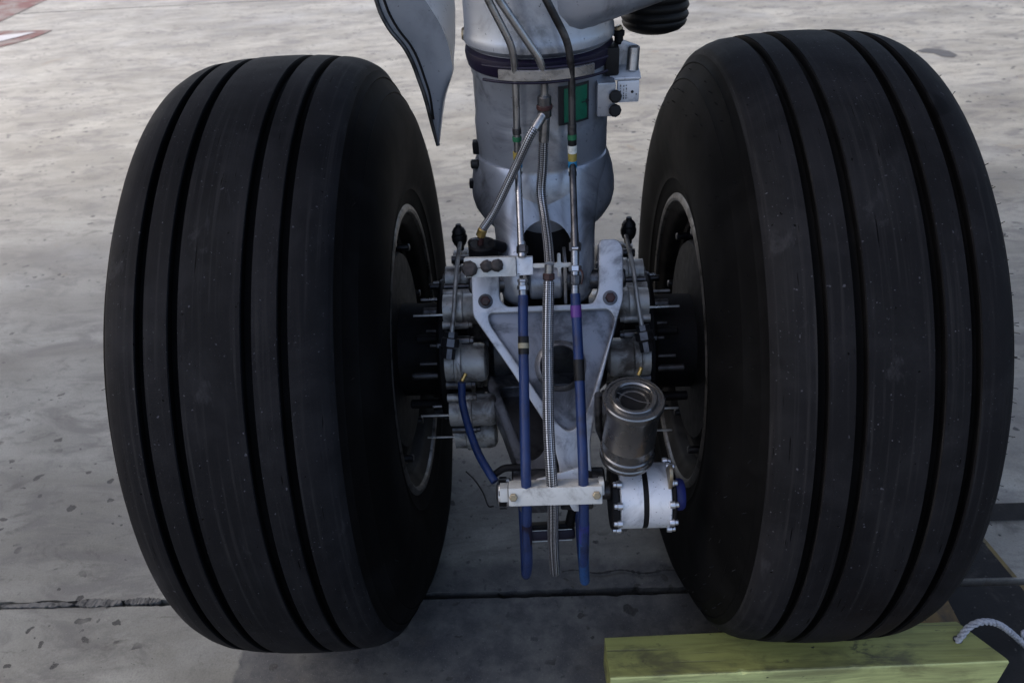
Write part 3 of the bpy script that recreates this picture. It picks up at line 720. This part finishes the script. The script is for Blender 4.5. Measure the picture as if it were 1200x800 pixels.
for aa in (.6, 3.5):
    q = RB+ra*(RL+.0005)+Vector((math.cos(aa)*.027, math.sin(aa)*.027, math.sin(aa)*.0))
    box('lid_tab', (-.006, -.0035, -.001), (.006, .0035, .0015), 'dark_steel', can, .0008, Matrix.Translation(q) @ Matrix.Rotation(aa+PI/2, 4, 'Z'))
cyl('reservoir_neck', RB-ra*.020, RB+ra*.004, .036, 'shade_metal', gear, .002, 32)
tube('support_arm', fillet_path([RB+Vector((-.035, .02, .005)), RB+Vector((-.044, .016, .035)), RB+Vector((-.046, .01, RL-.012))], .01), .006, 'dark_steel', can, 10)

# --- manifold block at the top of the link
MY = -.235
P0, P1 = Vector((-0.1285, -0.2350, 0.8789)), Vector((-0.0417, -0.2350, 0.8410))
FM = frame(Vector((-0.0847, -0.2350, 0.8616)), (1, 0, -.012), (0, .42, .907))
man = box('manifold_block', (-.0415, -.0155, -.03), (.0395, .0145, 0), 'white_paint', gear, .0016, FM)
side = plate('manifold_side', rounded([(.040, .0145), (.066, .0135), (.066, -.0145), (.040, -.0155)], .001, 2), [], .022, FM @ Matrix.Translation((0, 0, -.006)), 'light_paint', man, .001)
for px_, py_, rr in ((-.033, -.0015, .0122), (-.0065, .002, .0100), (.0105, .0025, .0102)):
    p = FM @ Vector((px_, py_, 0)); n = FM.to_3x3() @ Vector((0, 0, 1))
    bm = bmesh.new(); lathe_bm(bm, [(0, 0), (rr, 0), (rr*1.02, .003), (rr*.9, .0065), (rr*.55, .008), (0, .0078)], p, n, 9)
    for v in bm.verts: v.co += Vector((random.gauss(0, 1), random.gauss(0, 1), random.gauss(0, 1)))*.0007
    bmesh.ops.subdivide_edges(bm, edges=bm.edges[:], cuts=1, fractal=.25, seed=3)
    bmesh.ops.recalc_face_normals(bm, faces=bm.faces)
    link('sealed_bolt', from_bm(bm, 'sealed_bolt'), 'sealant', man, 60)
tube('lock_wire', smooth_path([FM @ Vector((-.026, .001, .003)), FM @ Vector((-.02, -.001, .0035)), FM @ Vector((-.014, .0005, .003))], 6), .0005, 'dark_steel', man, 5)
cross = rounded([(.066, .0030), (.104, .0030), (.104, .0180), (.1095, .0180), (.1095, .0030), (.134, .0030), (.134, -.0040), (.1095, -.0040), (.1095, -.0185), (.104, -.0185), (.104, -.0040), (.066, -.0040)], .0035, 4)
plate('cross_bracket', cross, [], .008, FM @ Matrix.Translation((0, 0, -.004)), 'white_paint', man, .0008)
# clutter behind the block: swivel with clamp ring
for q in (((-0.1003, -0.1600, 0.8522), .020, .030), ):
    cyl('swivel_body', Vector(q[0])-Vector((0, 0, .03)), Vector(q[0])+Vector((0, 0, .012)), .024, 'black_metal', gear, .003, 28)
tube('hose_clamp', [Vector((-0.1116, -0.1650, 0.8666))+Vector((.0105*math.cos(2*PI*k/18), -.004*math.sin(2*PI*k/18), .0105*math.sin(2*PI*k/18))) for k in range(19)], .0022, 'dark_steel', gear, 8)
cyl('swivel_elbow', (-0.0864, -0.1700, 0.8666), (-0.0669, -0.1500, 0.8483), .009, 'black_metal', gear)

# --- hydraulic tubes down the front
TR = .0054
def fit_(name, p, q, r, mats, parent, seg=6): return cyl(name, p, q, r, mats, parent, .0012, seg)
t1 = tube('hydraulic_tube', fillet_path([(-0.0719, -0.1500, 1.2466), (-0.0661, -0.1480, 1.2308), (-0.0357, -0.1400, 1.1642), (-0.0342, -0.1300, 1.1203), (-0.0372, -0.1280, 0.9729), (-0.0359, -0.2280, 0.8812)], .03), TR, 'tube_steel', gear, 16)
t2 = tube('hydraulic_tube', fillet_path([(-0.0592, -0.1500, 1.2460), (-0.0510, -0.1480, 1.2301), (0.0038, -0.1400, 1.1433), (0.0081, -0.1320, 1.1114), (0.0071, -0.1300, 1.0701)], .02), TR*1.08, 'tube_steel', gear, 16)
t3 = tube('hydraulic_tube', fillet_path([(0.0041, -0.1500, 1.2450), (0.0129, -0.1480, 1.2270), (0.0431, -0.1400, 1.1674), (0.0483, -0.1300, 1.1237), (0.0491, -0.1280, 0.9689), (0.0472, -0.2280, 0.8864)], .03), TR*1.02, 'dark_steel', gear, 16)
def sleeve(p, q, r, m, par): return tube('marking_sleeve', [Vector(p), Vector(q)], r, m, par, 16)
def sleeves(par, seq, y):
    for (u0, v0, u1, v1, m, r) in seq: pass
for par, seq in ((t1, (((-0.0360, -0.1285, 1.0426), (-0.0358, -0.1285, 1.0331), .0070, 'dark_steel'), ((-0.0362, -0.1285, 1.0291), (-0.0363, -0.1285, 1.0222), .0072, 'green_tape'), ((-0.0367, -0.1285, 1.0043), (-0.0367, -0.1285, 0.9917), .0070, 'yellow_tape'), ((-0.0367, -0.1285, 0.9917), (-0.0369, -0.1285, 0.9789), .0071, 'blue_tape'), ((-0.0369, -0.1285, 0.9789), (-0.0369, -0.1285, 0.9732), .0071, 'white_tape'), ((-0.0369, -0.1285, 0.9732), (-0.0369, -0.1295, 0.9678), .0066, 'dark_steel'))),
                 (t3, (((0.0485, -0.1285, 1.0439), (0.0485, -0.1285, 1.0291), .0070, 'dark_steel'), ((0.0485, -0.1285, 1.0291), (0.0486, -0.1285, 1.0210), .0072, 'green_tape'), ((0.0486, -0.1285, 1.0210), (0.0487, -0.1285, 1.0114), .0068, 'black_rubber'), ((0.0487, -0.1285, 1.0114), (0.0488, -0.1285, 0.9989), .0072, 'white_tape'), ((0.0488, -0.1285, 0.9989), (0.0489, -0.1285, 0.9862), .0070, 'yellow_tape'), ((0.0489, -0.1285, 0.9862), (0.0490, -0.1285, 0.9749), .0071, 'blue_tape'), ((0.0490, -0.1285, 0.9749), (0.0491, -0.1285, 0.9691), .0072, 'white_tape'), ((0.0491, -0.1285, 0.9691), (0.0491, -0.1310, 0.9616), .0066, 'dark_steel')))):
    for a, b, r_, m in seq: sleeve(a, b, r_, m, par)
for par, pts in ((t1, (((-0.0354, -0.2140, 0.8930), (-0.0349, -0.2320, 0.8744), .0066, 16, 'tube_steel'), ((-0.0342, -0.2190, 0.8882), (-0.0346, -0.2280, 0.8797), .0092, 6, 'dark_steel'))),
                 (t3, (((0.0474, -0.2030, 0.8997), (0.0476, -0.2220, 0.8831), .0066, 16, 'tube_steel'), ((0.0479, -0.2160, 0.8888), (0.0473, -0.2260, 0.8793), .0094, 6, 'steel'), ((0.0473, -0.2260, 0.8808), (0.0451, -0.2620, 0.8226), .0066, 16, 'tube_steel'), ((0.0466, -0.2380, 0.8605), (0.0463, -0.2430, 0.8527), .0100, 6, 'steel'), ((0.0461, -0.2460, 0.8484), (0.0456, -0.2540, 0.8347), .0088, 8, 'dark_steel')))):
    for a, b, r_, sg, m in pts: cyl('tube_nut', a, b, r_, m, par, .0012, sg)
tube('red_wire', smooth_path([(0.0541, -0.2450, 0.8581), (0.0577, -0.2500, 0.8503), (0.0547, -0.2560, 0.8371)], 5), .0016, 'red_mark', t3, 6)
cyl('tube_nut', (-0.0361, -0.2480, 0.8471), (-0.0358, -0.2620, 0.8231), .0068, 'tube_steel', t1, .0012, 16)
cyl('tube_nut', (-0.0358, -0.2540, 0.8384), (-0.0358, -0.2580, 0.8315), .0090, 'steel', t1, .0012, 6)
cyl('tube_nut', (-0.0354, -0.2490, 0.8462), (-0.0355, -0.2520, 0.8418), .0086, 'tube_steel', t1, .0012, 6)
# steel strap that holds the tubes on the leg
strap = []
bm = bmesh.new(); rr = .128
rows = []
for k in range(25):
    a = R(-26+60*k/24); e = Vector((math.sin(a), -math.cos(a), 0))
    c = Vector((SX, 0, 1.123)); rows.append([bm.verts.new(c+e*r_+Vector((0, 0, z_))) for r_, z_ in ((.1405, -.0085), (.1425, -.007), (.1425, .007), (.1405, .0085), (.134, .0085), (.134, -.0085))])
for k in range(24):
    for j in range(6):
        f = bm.faces.new([rows[k][j], rows[k][(j+1) % 6], rows[k+1][(j+1) % 6], rows[k+1][j]])
bm.faces.new(rows[0]); bm.faces.new(rows[-1][::-1]); bmesh.ops.recalc_face_normals(bm, faces=bm.faces)
strap_o = link('tube_strap', from_bm(bm, 'tube_strap'), 'tube_steel', gear, 30)
for dz in (-.0105, .0105):
    pth = [Vector((SX, 0, 1.123+dz))+Vector((math.sin(R(a)), -math.cos(R(a)), 0))*.1395 for a in range(-38, 47, 4)]
    tube('strap_edge', pth, .0022, 'purple', strap_o, 8)

# tee fitting and braided hoses
tee = Vector((0.0072, -0.1320, 1.0747))
fit_('tee_fitting', tee+Vector((0, 0, .016)), tee+Vector((0, 0, -.016)), .0105, 'dark_steel', gear, 8)
cyl('tee_ring', tee+Vector((0, 0, .003)), tee+Vector((0, 0, -.004)), .0122, 'red_mark', gear, .001, 14)
fit_('hose_end', tee+Vector((0, 0, -.016)), (0.0045, -0.1310, 1.0199), .0082, 'tube_steel', gear, 20)
mainb = [(0.0045, -0.1310, 1.0199), (0.0021, -0.1320, 0.9800), (-0.0019, -0.1380, 0.9394), (0.0020, -0.1680, 0.9091), (0.0056, -0.2150, 0.8887), (0.0067, -0.2560, 0.8743)]
tube('braided_hose', smooth_path(mainb, 10), .0076, 'braid', gear, 20)
fit_('hose_end', (0.0061, -0.2540, 0.8747), (0.0045, -0.2620, 0.8446), .0072, 'tube_steel', gear, 16)
fit_('hose_nut', (0.0050, -0.2580, 0.8605), (0.0047, -0.2620, 0.8508), .0092, 'red_mark', gear, 8)
lowb = [(0.0046, -0.2620, 0.8477), (0.0010, -0.3000, 0.7944), (-0.0018, -0.3450, 0.7298), (-0.0034, -0.3950, 0.6694), (-0.0021, -0.4400, 0.6139), (-0.0009, -0.4520, 0.5604), (-0.0024, -0.4520, 0.4794), (-0.0008, -0.4400, 0.3873), (.0005, -.40, .333), (.0005, -.352, .352), (0, -.325, .40), (0, -.30, .46)]
tube('braided_hose', smooth_path(lowb, 10), .0088, 'braid', gear, 20)
branch = [(0.0028, -0.1360, 1.0594), (-0.0148, -0.1500, 1.0390), (-0.0361, -0.1500, 0.9964), (-0.0582, -0.1540, 0.9538), (-0.0792, -0.1600, 0.9163), (-0.0972, -0.1650, 0.8924)]
tube('braided_hose', smooth_path(branch, 10), .0068, 'braid', gear, 20)
fit_('hose_end', (0.0055, -0.1350, 1.0641), (-0.0094, -0.1480, 1.0459), .0074, 'tube_steel', gear, 16)
fit_('union_nut', (-0.0972, -0.1650, 0.8924), (-0.1023, -0.1650, 0.8787), .0078, 'gold', gear, 8)
fit_('union_stem', (-0.1015, -0.1650, 0.8802), (-0.1035, -0.1650, 0.8631), .0055, 'red_mark', gear, 10)
# blue hoses
def blue_hose(pts, mats, r, parts):
    h = tube('blue_hose', smooth_path(pts, 10), r, mats, gear, 18)
    return h
hl = blue_hose([(-0.0357, -0.2620, 0.8246), (-0.0373, -0.2900, 0.7892), (-0.0387, -0.3400, 0.7274), (-0.0401, -0.3920, 0.6682), (-0.0408, -0.4380, 0.6227), (-0.0416, -0.4530, 0.5728), (-0.0439, -0.4560, 0.4964), (-0.0458, -0.4460, 0.4082), (-.0525, -.405, .325), (-.0535, -.36, .340), (-.054, -.33, .395), (-.054, -.31, .46)], 'blue_hose', .0079, 0)
hr = blue_hose([(0.0451, -0.2620, 0.8241), (0.0461, -0.2900, 0.7855), (0.0470, -0.3400, 0.7237), (0.0471, -0.3920, 0.6645), (0.0468, -0.4380, 0.6190), (0.0467, -0.4530, 0.5692), (0.0476, -0.4560, 0.4927), (0.0480, -0.4460, 0.4045), (.0515, -.405, .325), (.0495, -.36, .340), (.048, -.33, .395), (.048, -.31, .46)], 'blue_hose', .0079, 0)
sleeve((0.0453, -0.2725, 0.8089), (0.0457, -0.2835, 0.7939), .0086, 'purple_tape', hr)
sleeve((-0.0375, -0.3020, 0.7749), (-0.0380, -0.3195, 0.7533), .0085, 'black_rubber', hl)
sleeve((-0.0377, -0.3087, 0.7667), (-0.0378, -0.3137, 0.7605), .0087, 'label', hl)
sleeve((0.0467, -0.3240, 0.7430), (0.0471, -0.3450, 0.7175), .0085, 'black_rubber', hr)
sleeve((-0.0431, -0.4565, 0.5216), (-0.0442, -0.4545, 0.4736), .0083, 'purple', hl)
sleeve((0.0474, -0.4565, 0.5179), (0.0475, -0.4545, 0.4699), .0083, 'blue_cap', hr)
tube('hose_sleeve', smooth_path([(0.0475, -0.4547, 0.4723), (0.0479, -0.4485, 0.4190), (.0517, -.425, .330), (.0512, -.395, .327)], 8), .0084, 'bright_blue_hose', hr, 18)
# clamp plate across the three hoses
cl0, cl1 = Vector((-0.0685, -0.4620, 0.5877)), Vector((0.0745, -0.4620, 0.5875))
FC = frame((cl0+cl1)/2, cl1-cl0, (0, .42, .907)); hw = (cl1-cl0).length/2
clampo = box('hose_clamp_plate', (-hw, -.0145, -.008), (hw, .0145, .0), 'white_paint', gear, .002, FC)
box('clamp_top', (-hw, .0085, -.036), (hw, .0140, -.0075), 'white_paint', clampo, .0015, FC)
for x in (-hw+.0075, hw-.0085):
    hexnut('clamp_bolt', FC @ Vector((x, .001, 0)), FC.to_3x3() @ Vector((0, 0, 1)), .0066, .0045, 'brass_bolt', clampo)
box('clamp_end', (-hw-.014, -.010, -.032), (-hw-.001, .0125, -.006), 'white_paint', clampo, .002, FC)
box('clamp_end', (hw-.004, -.004, -.030), (hw+.004, .019, -.0085), 'white_paint', clampo, .002, FC)
plate('clamp_bracket', rounded([(-.03, .012), (.052, .034), (.052, -.042), (.028, -.042), (.018, -.022), (-.03, -.016)], .004, 3), [], .006, FC @ Matrix.Translation((0, 0, -.038)), 'light_paint', clampo, .001)
# lower bracket seen between the hoses
b0 = Vector((-0.0544, -0.3350, 0.3465)); b1 = Vector((0.0401, -0.3350, 0.3499))
FB = frame((b0+b1)/2, b1-b0, (0, .5, .866)); bw = (b1-b0).length/2
lb = box('return_hose_bracket', (-bw, -.012, -.022), (bw, .007, 0), 'purple', gear, .004, FB)
box('bracket_top', (-bw+.006, .0085, -.024), (bw, .017, -.002), 'black_metal', lb, .003, FB)
for sy in (-.0125, .0078):
    tube('bracket_edge', [FB @ Vector((-bw+.004, sy, .0005)), FB @ Vector((bw-.006, sy, .0005))], .0008, 'steel', lb, 6)
tube('bracket_lip', [FB @ Vector((-bw+.004, .0078, .0005)), FB @ Vector((-bw-.004, -.002, .0005)), FB @ Vector((-bw+.004, -.0125, .0005))], .0009, 'steel', lb, 6)
tube('bracket_arm', [FB @ Vector((bw-.012, .0, -.02)), Vector((.04, -.33, .43)), Vector((.03, -.34, .52))], .009, 'black_metal', gear, 10)

# brake hose, blue, from the left brake down to the apex
tube('brake_hose', smooth_path([(-0.1505, -0.2350, 0.6331), (-0.1511, -0.2500, 0.5992), (-0.1401, -0.2900, 0.5791), (-0.1227, -0.3400, 0.5662), (-0.1026, -0.3850, 0.5652), (-0.0929, -0.4000, 0.5587)], 10), .0068, 'blue_hose', gear, 16)
tube('sensor_wire', smooth_path([(-0.1436, -0.3600, 0.5432), (-0.1296, -0.3700, 0.5327), (-0.1164, -0.3800, 0.5120), (-0.1089, -0.3900, 0.4914), (-0.0994, -0.4000, 0.5002)], 8), .0014, 'black_rubber', gear, 6)
tube('guide_bracket', fillet_path([(-0.0962, -0.3850, 0.5570), (-0.0784, -0.3850, 0.5739), (-0.0480, -0.3850, 0.5746)], .008), .006, 'black_metal', gear, 10)

# --- placard, sensor bracket, connector, arm, boot
def on_barrel(a, z, r): return Vector((SX+r*math.sin(a), -r*math.cos(a), z))
def curved_patch(name, a0, a1, z0, z1, r, mats, parent, th=.0012):
    bm = bmesh.new(); n = 10; f_, b_ = [], []
    for k in range(n+1):
        a = a0+(a1-a0)*k/n
        f_.append([bm.verts.new(on_barrel(a, z, r)) for z in (z0, z1)]); b_.append([bm.verts.new(on_barrel(a, z, r-th)) for z in (z0, z1)])
    for k in range(n):
        bm.faces.new([f_[k][0], f_[k+1][0], f_[k+1][1], f_[k][1]]); bm.faces.new([b_[k][0], b_[k][1], b_[k+1][1], b_[k+1][0]])
        for e in (0, 1): bm.faces.new([f_[k][e], b_[k][e], b_[k+1][e], f_[k+1][e]])
    for k in (0, n): bm.faces.new([f_[k][0], f_[k][1], b_[k][1], b_[k][0]])
    bmesh.ops.recalc_face_normals(bm, faces=bm.faces)
    return link(name, from_bm(bm, name), mats, parent)
PL0, PL1, PZ0, PZ1 = math.asin((.0293-SX)/.113), math.asin((.0770-SX)/.113), 1.0355, 1.0955
pl = curved_patch('placard', PL0, PL1, PZ0, PZ1, .1128, 'ink', gear)
ia = .0035/.111
curved_patch('placard_panel', PL0+ia*2.4, PL1-ia*1.2, PZ0+.004, PZ1-.004, .1134, 'placard_green', pl)
am = (PL0+PL1)/2+.16; zm = (PZ0+PZ1)/2
curved_patch('placard_arrow', am-.055, am+.03, zm-.0009, zm+.0009, .1138, 'ink', pl, .0004)
bm = bmesh.new(); bm.faces.new([bm.verts.new(on_barrel(a, z, .1139)) for a, z in ((am+.02, zm-.0045), (am+.085, zm), (am+.02, zm+.0045))])
link('placard_arrow_head', from_bm(bm, 'placard_arrow_head'), 'ink', pl, smooth=False)

sb = empty('sensor_bracket', Vector((0.1333, -0.0500, 1.0747))); sb.parent = gear; bpy.context.view_layer.update()
# pad welded to the barrel, black sensor body, roller and drilled cover plate
sbp = box('bracket_pad', (.090, -.082, 1.036), (.119, -.03, 1.090), 'grey_paint', sb, .004)
box('sensor_body', (.104, -.055, 1.091), (.126, -.012, 1.134), 'black_rubber', sb, .004)
box('cover_plate', (.1235, -.060, 1.050), (.158, -.048, 1.084), 'light_paint', sb, .0025)
plate('top_plate', rounded([(.112, .0), (.160, .0), (.160, .046), (.128, .060), (.112, .060)], .003, 3), [], .004, frame((0, -.060, 1.089), (1, 0, 0), (0, 1, 0.25)), 'light_paint', sb, .001)
cyl('roller', (.148, -.040, 1.094), (.150, -.036, 1.130), .0095, 'steel', sb, .0015, 28)
for z in (1.047, 1.069):
    lathe('cover_screw', [(0, 0), (.0098, 0), (.0102, .004), (.008, .0065), (0, .007)], (.1175, -.084, z), (.15, -1, .2), 'black_rubber', sb, 9)
cyl('cover_hole', (.147, -.0595, 1.067), (.147, -.0607, 1.067), .0023, 'ink', sb, .0002, 12)
cyl('cover_hole', (.1535, -.0595, 1.063), (.1535, -.0607, 1.063), .0011, 'ink', sb, .0002, 10)
bm = bmesh.new(); random.seed(5)
for cx_ in (.1285, .1335, .1375):
    z = 1.056
    while z < 1.079:
        hh = random.uniform(.001, .0035)
        vs = [bm.verts.new(v) for v in ((cx_-.0007, -.0603, z), (cx_+.0007, -.0603, z), (cx_+.0007, -.0603, z+hh), (cx_-.0007, -.0603, z+hh))]
        bm.faces.new(vs); z += hh+random.uniform(.0008, .003)
link('cover_print', from_bm(bm, 'cover_print'), 'ink', sb, smooth=False)

plate('back_plate', rounded([(.128, 1.086), (.160, 1.086), (.160, 1.126), (.134, 1.136), (.126, 1.136)], .002, 2), [], .004, frame((0, -.022, 0), (1, 0, 0), (0, 0, 1)), 'light_paint', sb, .001)
# connector by the seal band
cn = lathe('connector', [(0, 0), (.004, 0), (.005, .004), (.007, .005), (.007, .012), (.009, .013), (.009, .020), (.006, .022), (.006, .025), (0, .026)], (0.1279, -0.0200, 1.1294), (0.0, .05, 1), 'black_metal', gear, 12)
cyl('connector_tip', (0.1280, -0.0200, 1.1499), (0.1257, -0.0200, 1.1576), .006, 'brass_bolt', gear, seg=12)
cyl('side_bolt', (-0.1071, -0.0100, 1.1537), (-0.1178, -0.0100, 1.1542), .010, 'brass_bolt', gear, seg=8)
box('side_clip', (-.1145, -.03, .962), (-.100, -.012, .984), 'black_metal', gear, .003)
cyl('side_clip_screw', (-.105, -.035, .948), (-.119, -.035, .948), .008, 'black_rubber', gear, seg=10)
box('side_clip', (-.1255, -.03, .90), (-.112, -.015, .915), 'black_metal', gear, .003)
# arm that branches off the barrel
bm = bmesh.new(); secs = []
for (x, y, z, hy, hz) in ((-.02, -.055, 1.252, .052, .098), (.03, -.058, 1.240, .056, .084), (.06, -.058, 1.231, .057, .066), (.09, -.056, 1.228, .055, .054), (.13, -.05, 1.231, .053, .047), (.19, -.04, 1.243, .050, .044), (.26, -.02, 1.262, .050, .046), (.40, .02, 1.31, .052, .052)):
    secs.append([bm.verts.new((x, y+hy*(abs(math.cos(t))**.6*(1 if math.cos(t) > 0 else -1)), z+hz*(abs(math.sin(t))**.6*(1 if math.sin(t) > 0 else -1)))) for t in (2*PI*k/20 for k in range(20))])
for i in range(len(secs)-1):
    for j in range(20): bm.faces.new([secs[i][j], secs[i][(j+1) % 20], secs[i+1][(j+1) % 20], secs[i+1][j]])
bm.faces.new(secs[0]); bm.faces.new(secs[-1]); bmesh.ops.recalc_face_normals(bm, faces=bm.faces)
link('side_arm', from_bm(bm, 'side_arm'), 'grey_paint', gear, 60)
boot = [(0, 0), (.030, .001), (.044, .006), (.052, .013), (.0545, .019), (.053, .022)]
z_ = .022
for k in range(6):
    boot += [(.0555, z_+.003), (.057, z_+.007), (.0555, z_+.011), (.0535, z_+.014)]; z_ += .014
boot += [(.05, z_+.01), (0, z_+.012)]
lathe('rubber_boot', boot, Vector((0.2001, 0.0800, 1.1204))+Vector((0, .02, -.006)), (0, .05, 1), 'black_rubber', gear, 48, 50)

# ------------------------------------------------------------------ gear door (upper left)
door = empty('gear_door', (-.19, .05, .95)); bpy.context.view_layer.update()
tag(door, 'curved blue grey undercarriage door tip hanging above the left tyre', 'gear door')
left = [(-0.2539, 0.0200, 1.2220), (-0.2499, 0.0200, 1.2044), (-0.2451, 0.0200, 1.1827), (-0.2337, 0.0200, 1.1575), (-0.2163, 0.0200, 1.1328), (-0.2056, 0.0200, 1.1079), (-0.1979, 0.0200, 1.0784), (-0.1904, 0.0200, 1.0451), (-0.1848, 0.0200, 1.0049), (-0.1782, 0.0200, 0.9632)]
mid = [(-0.1820, 0.0000, 1.2224), (-0.1709, 0.0000, 1.2048), (-0.1610, 0.0000, 1.1869), (-0.1521, 0.0000, 1.1700), (-0.1453, 0.0000, 1.1504), (-0.1411, 0.0000, 1.1319), (-0.1388, 0.0000, 1.1131), (-0.1395, 0.0000, 1.0914), (-0.1592, 0.0100, 1.0441), (-0.1770, 0.0200, 0.9632)]
rgt = [(-0.1347, 0.1000, 1.2004), (-0.1344, 0.1000, 1.1819), (-0.1343, 0.1000, 1.1672), (-0.1361, 0.1000, 1.1469), (-0.1382, 0.1000, 1.1248), (-0.1405, 0.0950, 1.1065), (-0.1429, 0.0850, 1.0893), (-0.1439, 0.0600, 1.0751), (-0.1599, 0.0400, 1.0355), (-0.1772, 0.0300, 0.9592)]
def strip(name, A, B, mats, th, nrm):
    bm = bmesh.new(); sa, sb_ = smooth_path(A, 5), smooth_path(B, 5); n = 8; th = Vector(nrm)*th
    f_ = [[bm.verts.new(p.lerp(q, k/n)+Vector((0, -.006*math.sin(PI*k/n), 0))) for k in range(n+1)] for p, q in zip(sa, sb_)]
    b_ = [[bm.verts.new(v.co+th) for v in r_] for r_ in f_]
    for g in (f_, b_):
        for i in range(len(g)-1):
            for k in range(n): bm.faces.new([g[i][k], g[i][k+1], g[i+1][k+1], g[i+1][k]])
    for i in range(len(f_)-1):
        for k in (0, n): bm.faces.new([f_[i][k], b_[i][k], b_[i+1][k], f_[i+1][k]])
    for i in (0, len(f_)-1):
        for k in range(n): bm.faces.new([f_[i][k], f_[i][k+1], b_[i][k+1], b_[i][k]])
    bmesh.ops.recalc_face_normals(bm, faces=bm.faces)
    return link(name, from_bm(bm, name), mats, door, 50)
strip('door_skin', left, mid, 'door_paint', .010, (0, 1, 0))
strip('door_flange', mid, rgt, 'door_edge', .006, (-.8, .5, 0))
tube('door_seal', smooth_path([Vector(p)+Vector((0, -.002, 0)) for p in left], 5), .0035, 'dark_steel', door, 8)
ins = [Vector(p).lerp(Vector(q), .17)+Vector((0, -.0035, 0)) for p, q in zip(left[:-1], mid[:-1])]
tube('door_rib', smooth_path(ins, 5), .0022, 'black_metal', door, 8)
# ------------------------------------------------------------------ wheel chock and its rope
CH = .10
chock = empty('wheel_chock', (.45, -.43, 0)); bpy.context.view_layer.update()
tag(chock, 'worn yellow green wooden beam chock in front of the right tyre', 'wheel chock')
A_, B_, C_, D_ = (.098, -.4745), (.843, -.4555), (.783, -.3695), (.0945, -.3885)
bm = bmesh.new(); NX = 60
def lerp2(p, q, t): return (p[0]+(q[0]-p[0])*t, p[1]+(q[1]-p[1])*t)
rows = []
for i in range(NX+1):
    t = i/NX; f_ = lerp2(A_, B_, t); r_ = lerp2(D_, C_, t)
    dent = random.uniform(0, .0016)+(.006*max(0, random.random()-.9)/.1 if random.random() < .3 else 0)
    c = .003+dent
    def at(k): return lerp2(f_, r_, k)
    wd = .087
    ring = [(*at(0), 0.004), (*at(0), CH*.5), (*at(0), CH-c), (*at(c/wd*.5), CH-c*.35), (*at(c/wd), CH), (*at(.5), CH+random.uniform(-.0003, .0003)), (*at(1-.002/wd), CH), (*at(1), CH-.002), (*at(1), .004)]
    rows.append([bm.verts.new(p) for p in ring])
for i in range(NX):
    for j in range(len(rows[0])):
        k = (j+1) % len(rows[0])
        f = bm.faces.new([rows[i][j], rows[i+1][j], rows[i+1][k], rows[i][k]])
        f.material_index = 1 if j <= 2 else 0
bm.faces.new(rows[0]); bm.faces.new(rows[-1][::-1]).material_index = 1
bmesh.ops.recalc_face_normals(bm, faces=bm.faces)
beam = link('wooden_beam', from_bm(bm, 'wooden_beam'), ['wood_top', 'wood_front_lit'], chock, 25)
hole = Vector((0.7681, -0.4097, 0.1000))
lathe('rope_hole', [(.0, .0), (.0085, .0), (.0085, .0012), (.0, .0014)], (hole.x, hole.y, CH-.0003), (0, 0, 1), 'ink', chock, 20)
rp = smooth_path([hole+Vector((-.002, 0, -.01)), hole+Vector((.001, -.002, .010)), Vector((0.7873, -0.4000, 0.1264)), Vector((0.8127, -0.3950, 0.1345)), Vector((0.8493, -0.3900, 0.1173)), Vector((0.8908, -0.3850, 0.0770)), Vector((0.9389, -0.3820, 0.0266)), (.93, -.37, .055), (.99, -.36, .014), (1.10, -.37, .010), (1.25, -.42, .010)], 14)
bm = bmesh.new()
for s3 in range(3):
    pth = []; ln = 0
    for i, p in enumerate(rp):
        if i: ln += (p-rp[i-1]).length
        T = (rp[min(i+1, len(rp)-1)]-rp[max(i-1, 0)]).normalized(); e1, e2, _ = basis(T)
        a = ln*2*PI/.032+s3*2*PI/3
        pth.append(p+(e1*math.cos(a)+e2*math.sin(a))*.0036)
    tube_bm(bm, pth, .0032, 8)
bmesh.ops.recalc_face_normals(bm, faces=bm.faces)
rope = link('rope', from_bm(bm, 'rope'), 'rope', None, 60)
tag(rope, 'grey twisted rope threaded through the end of the green wooden chock', 'rope')
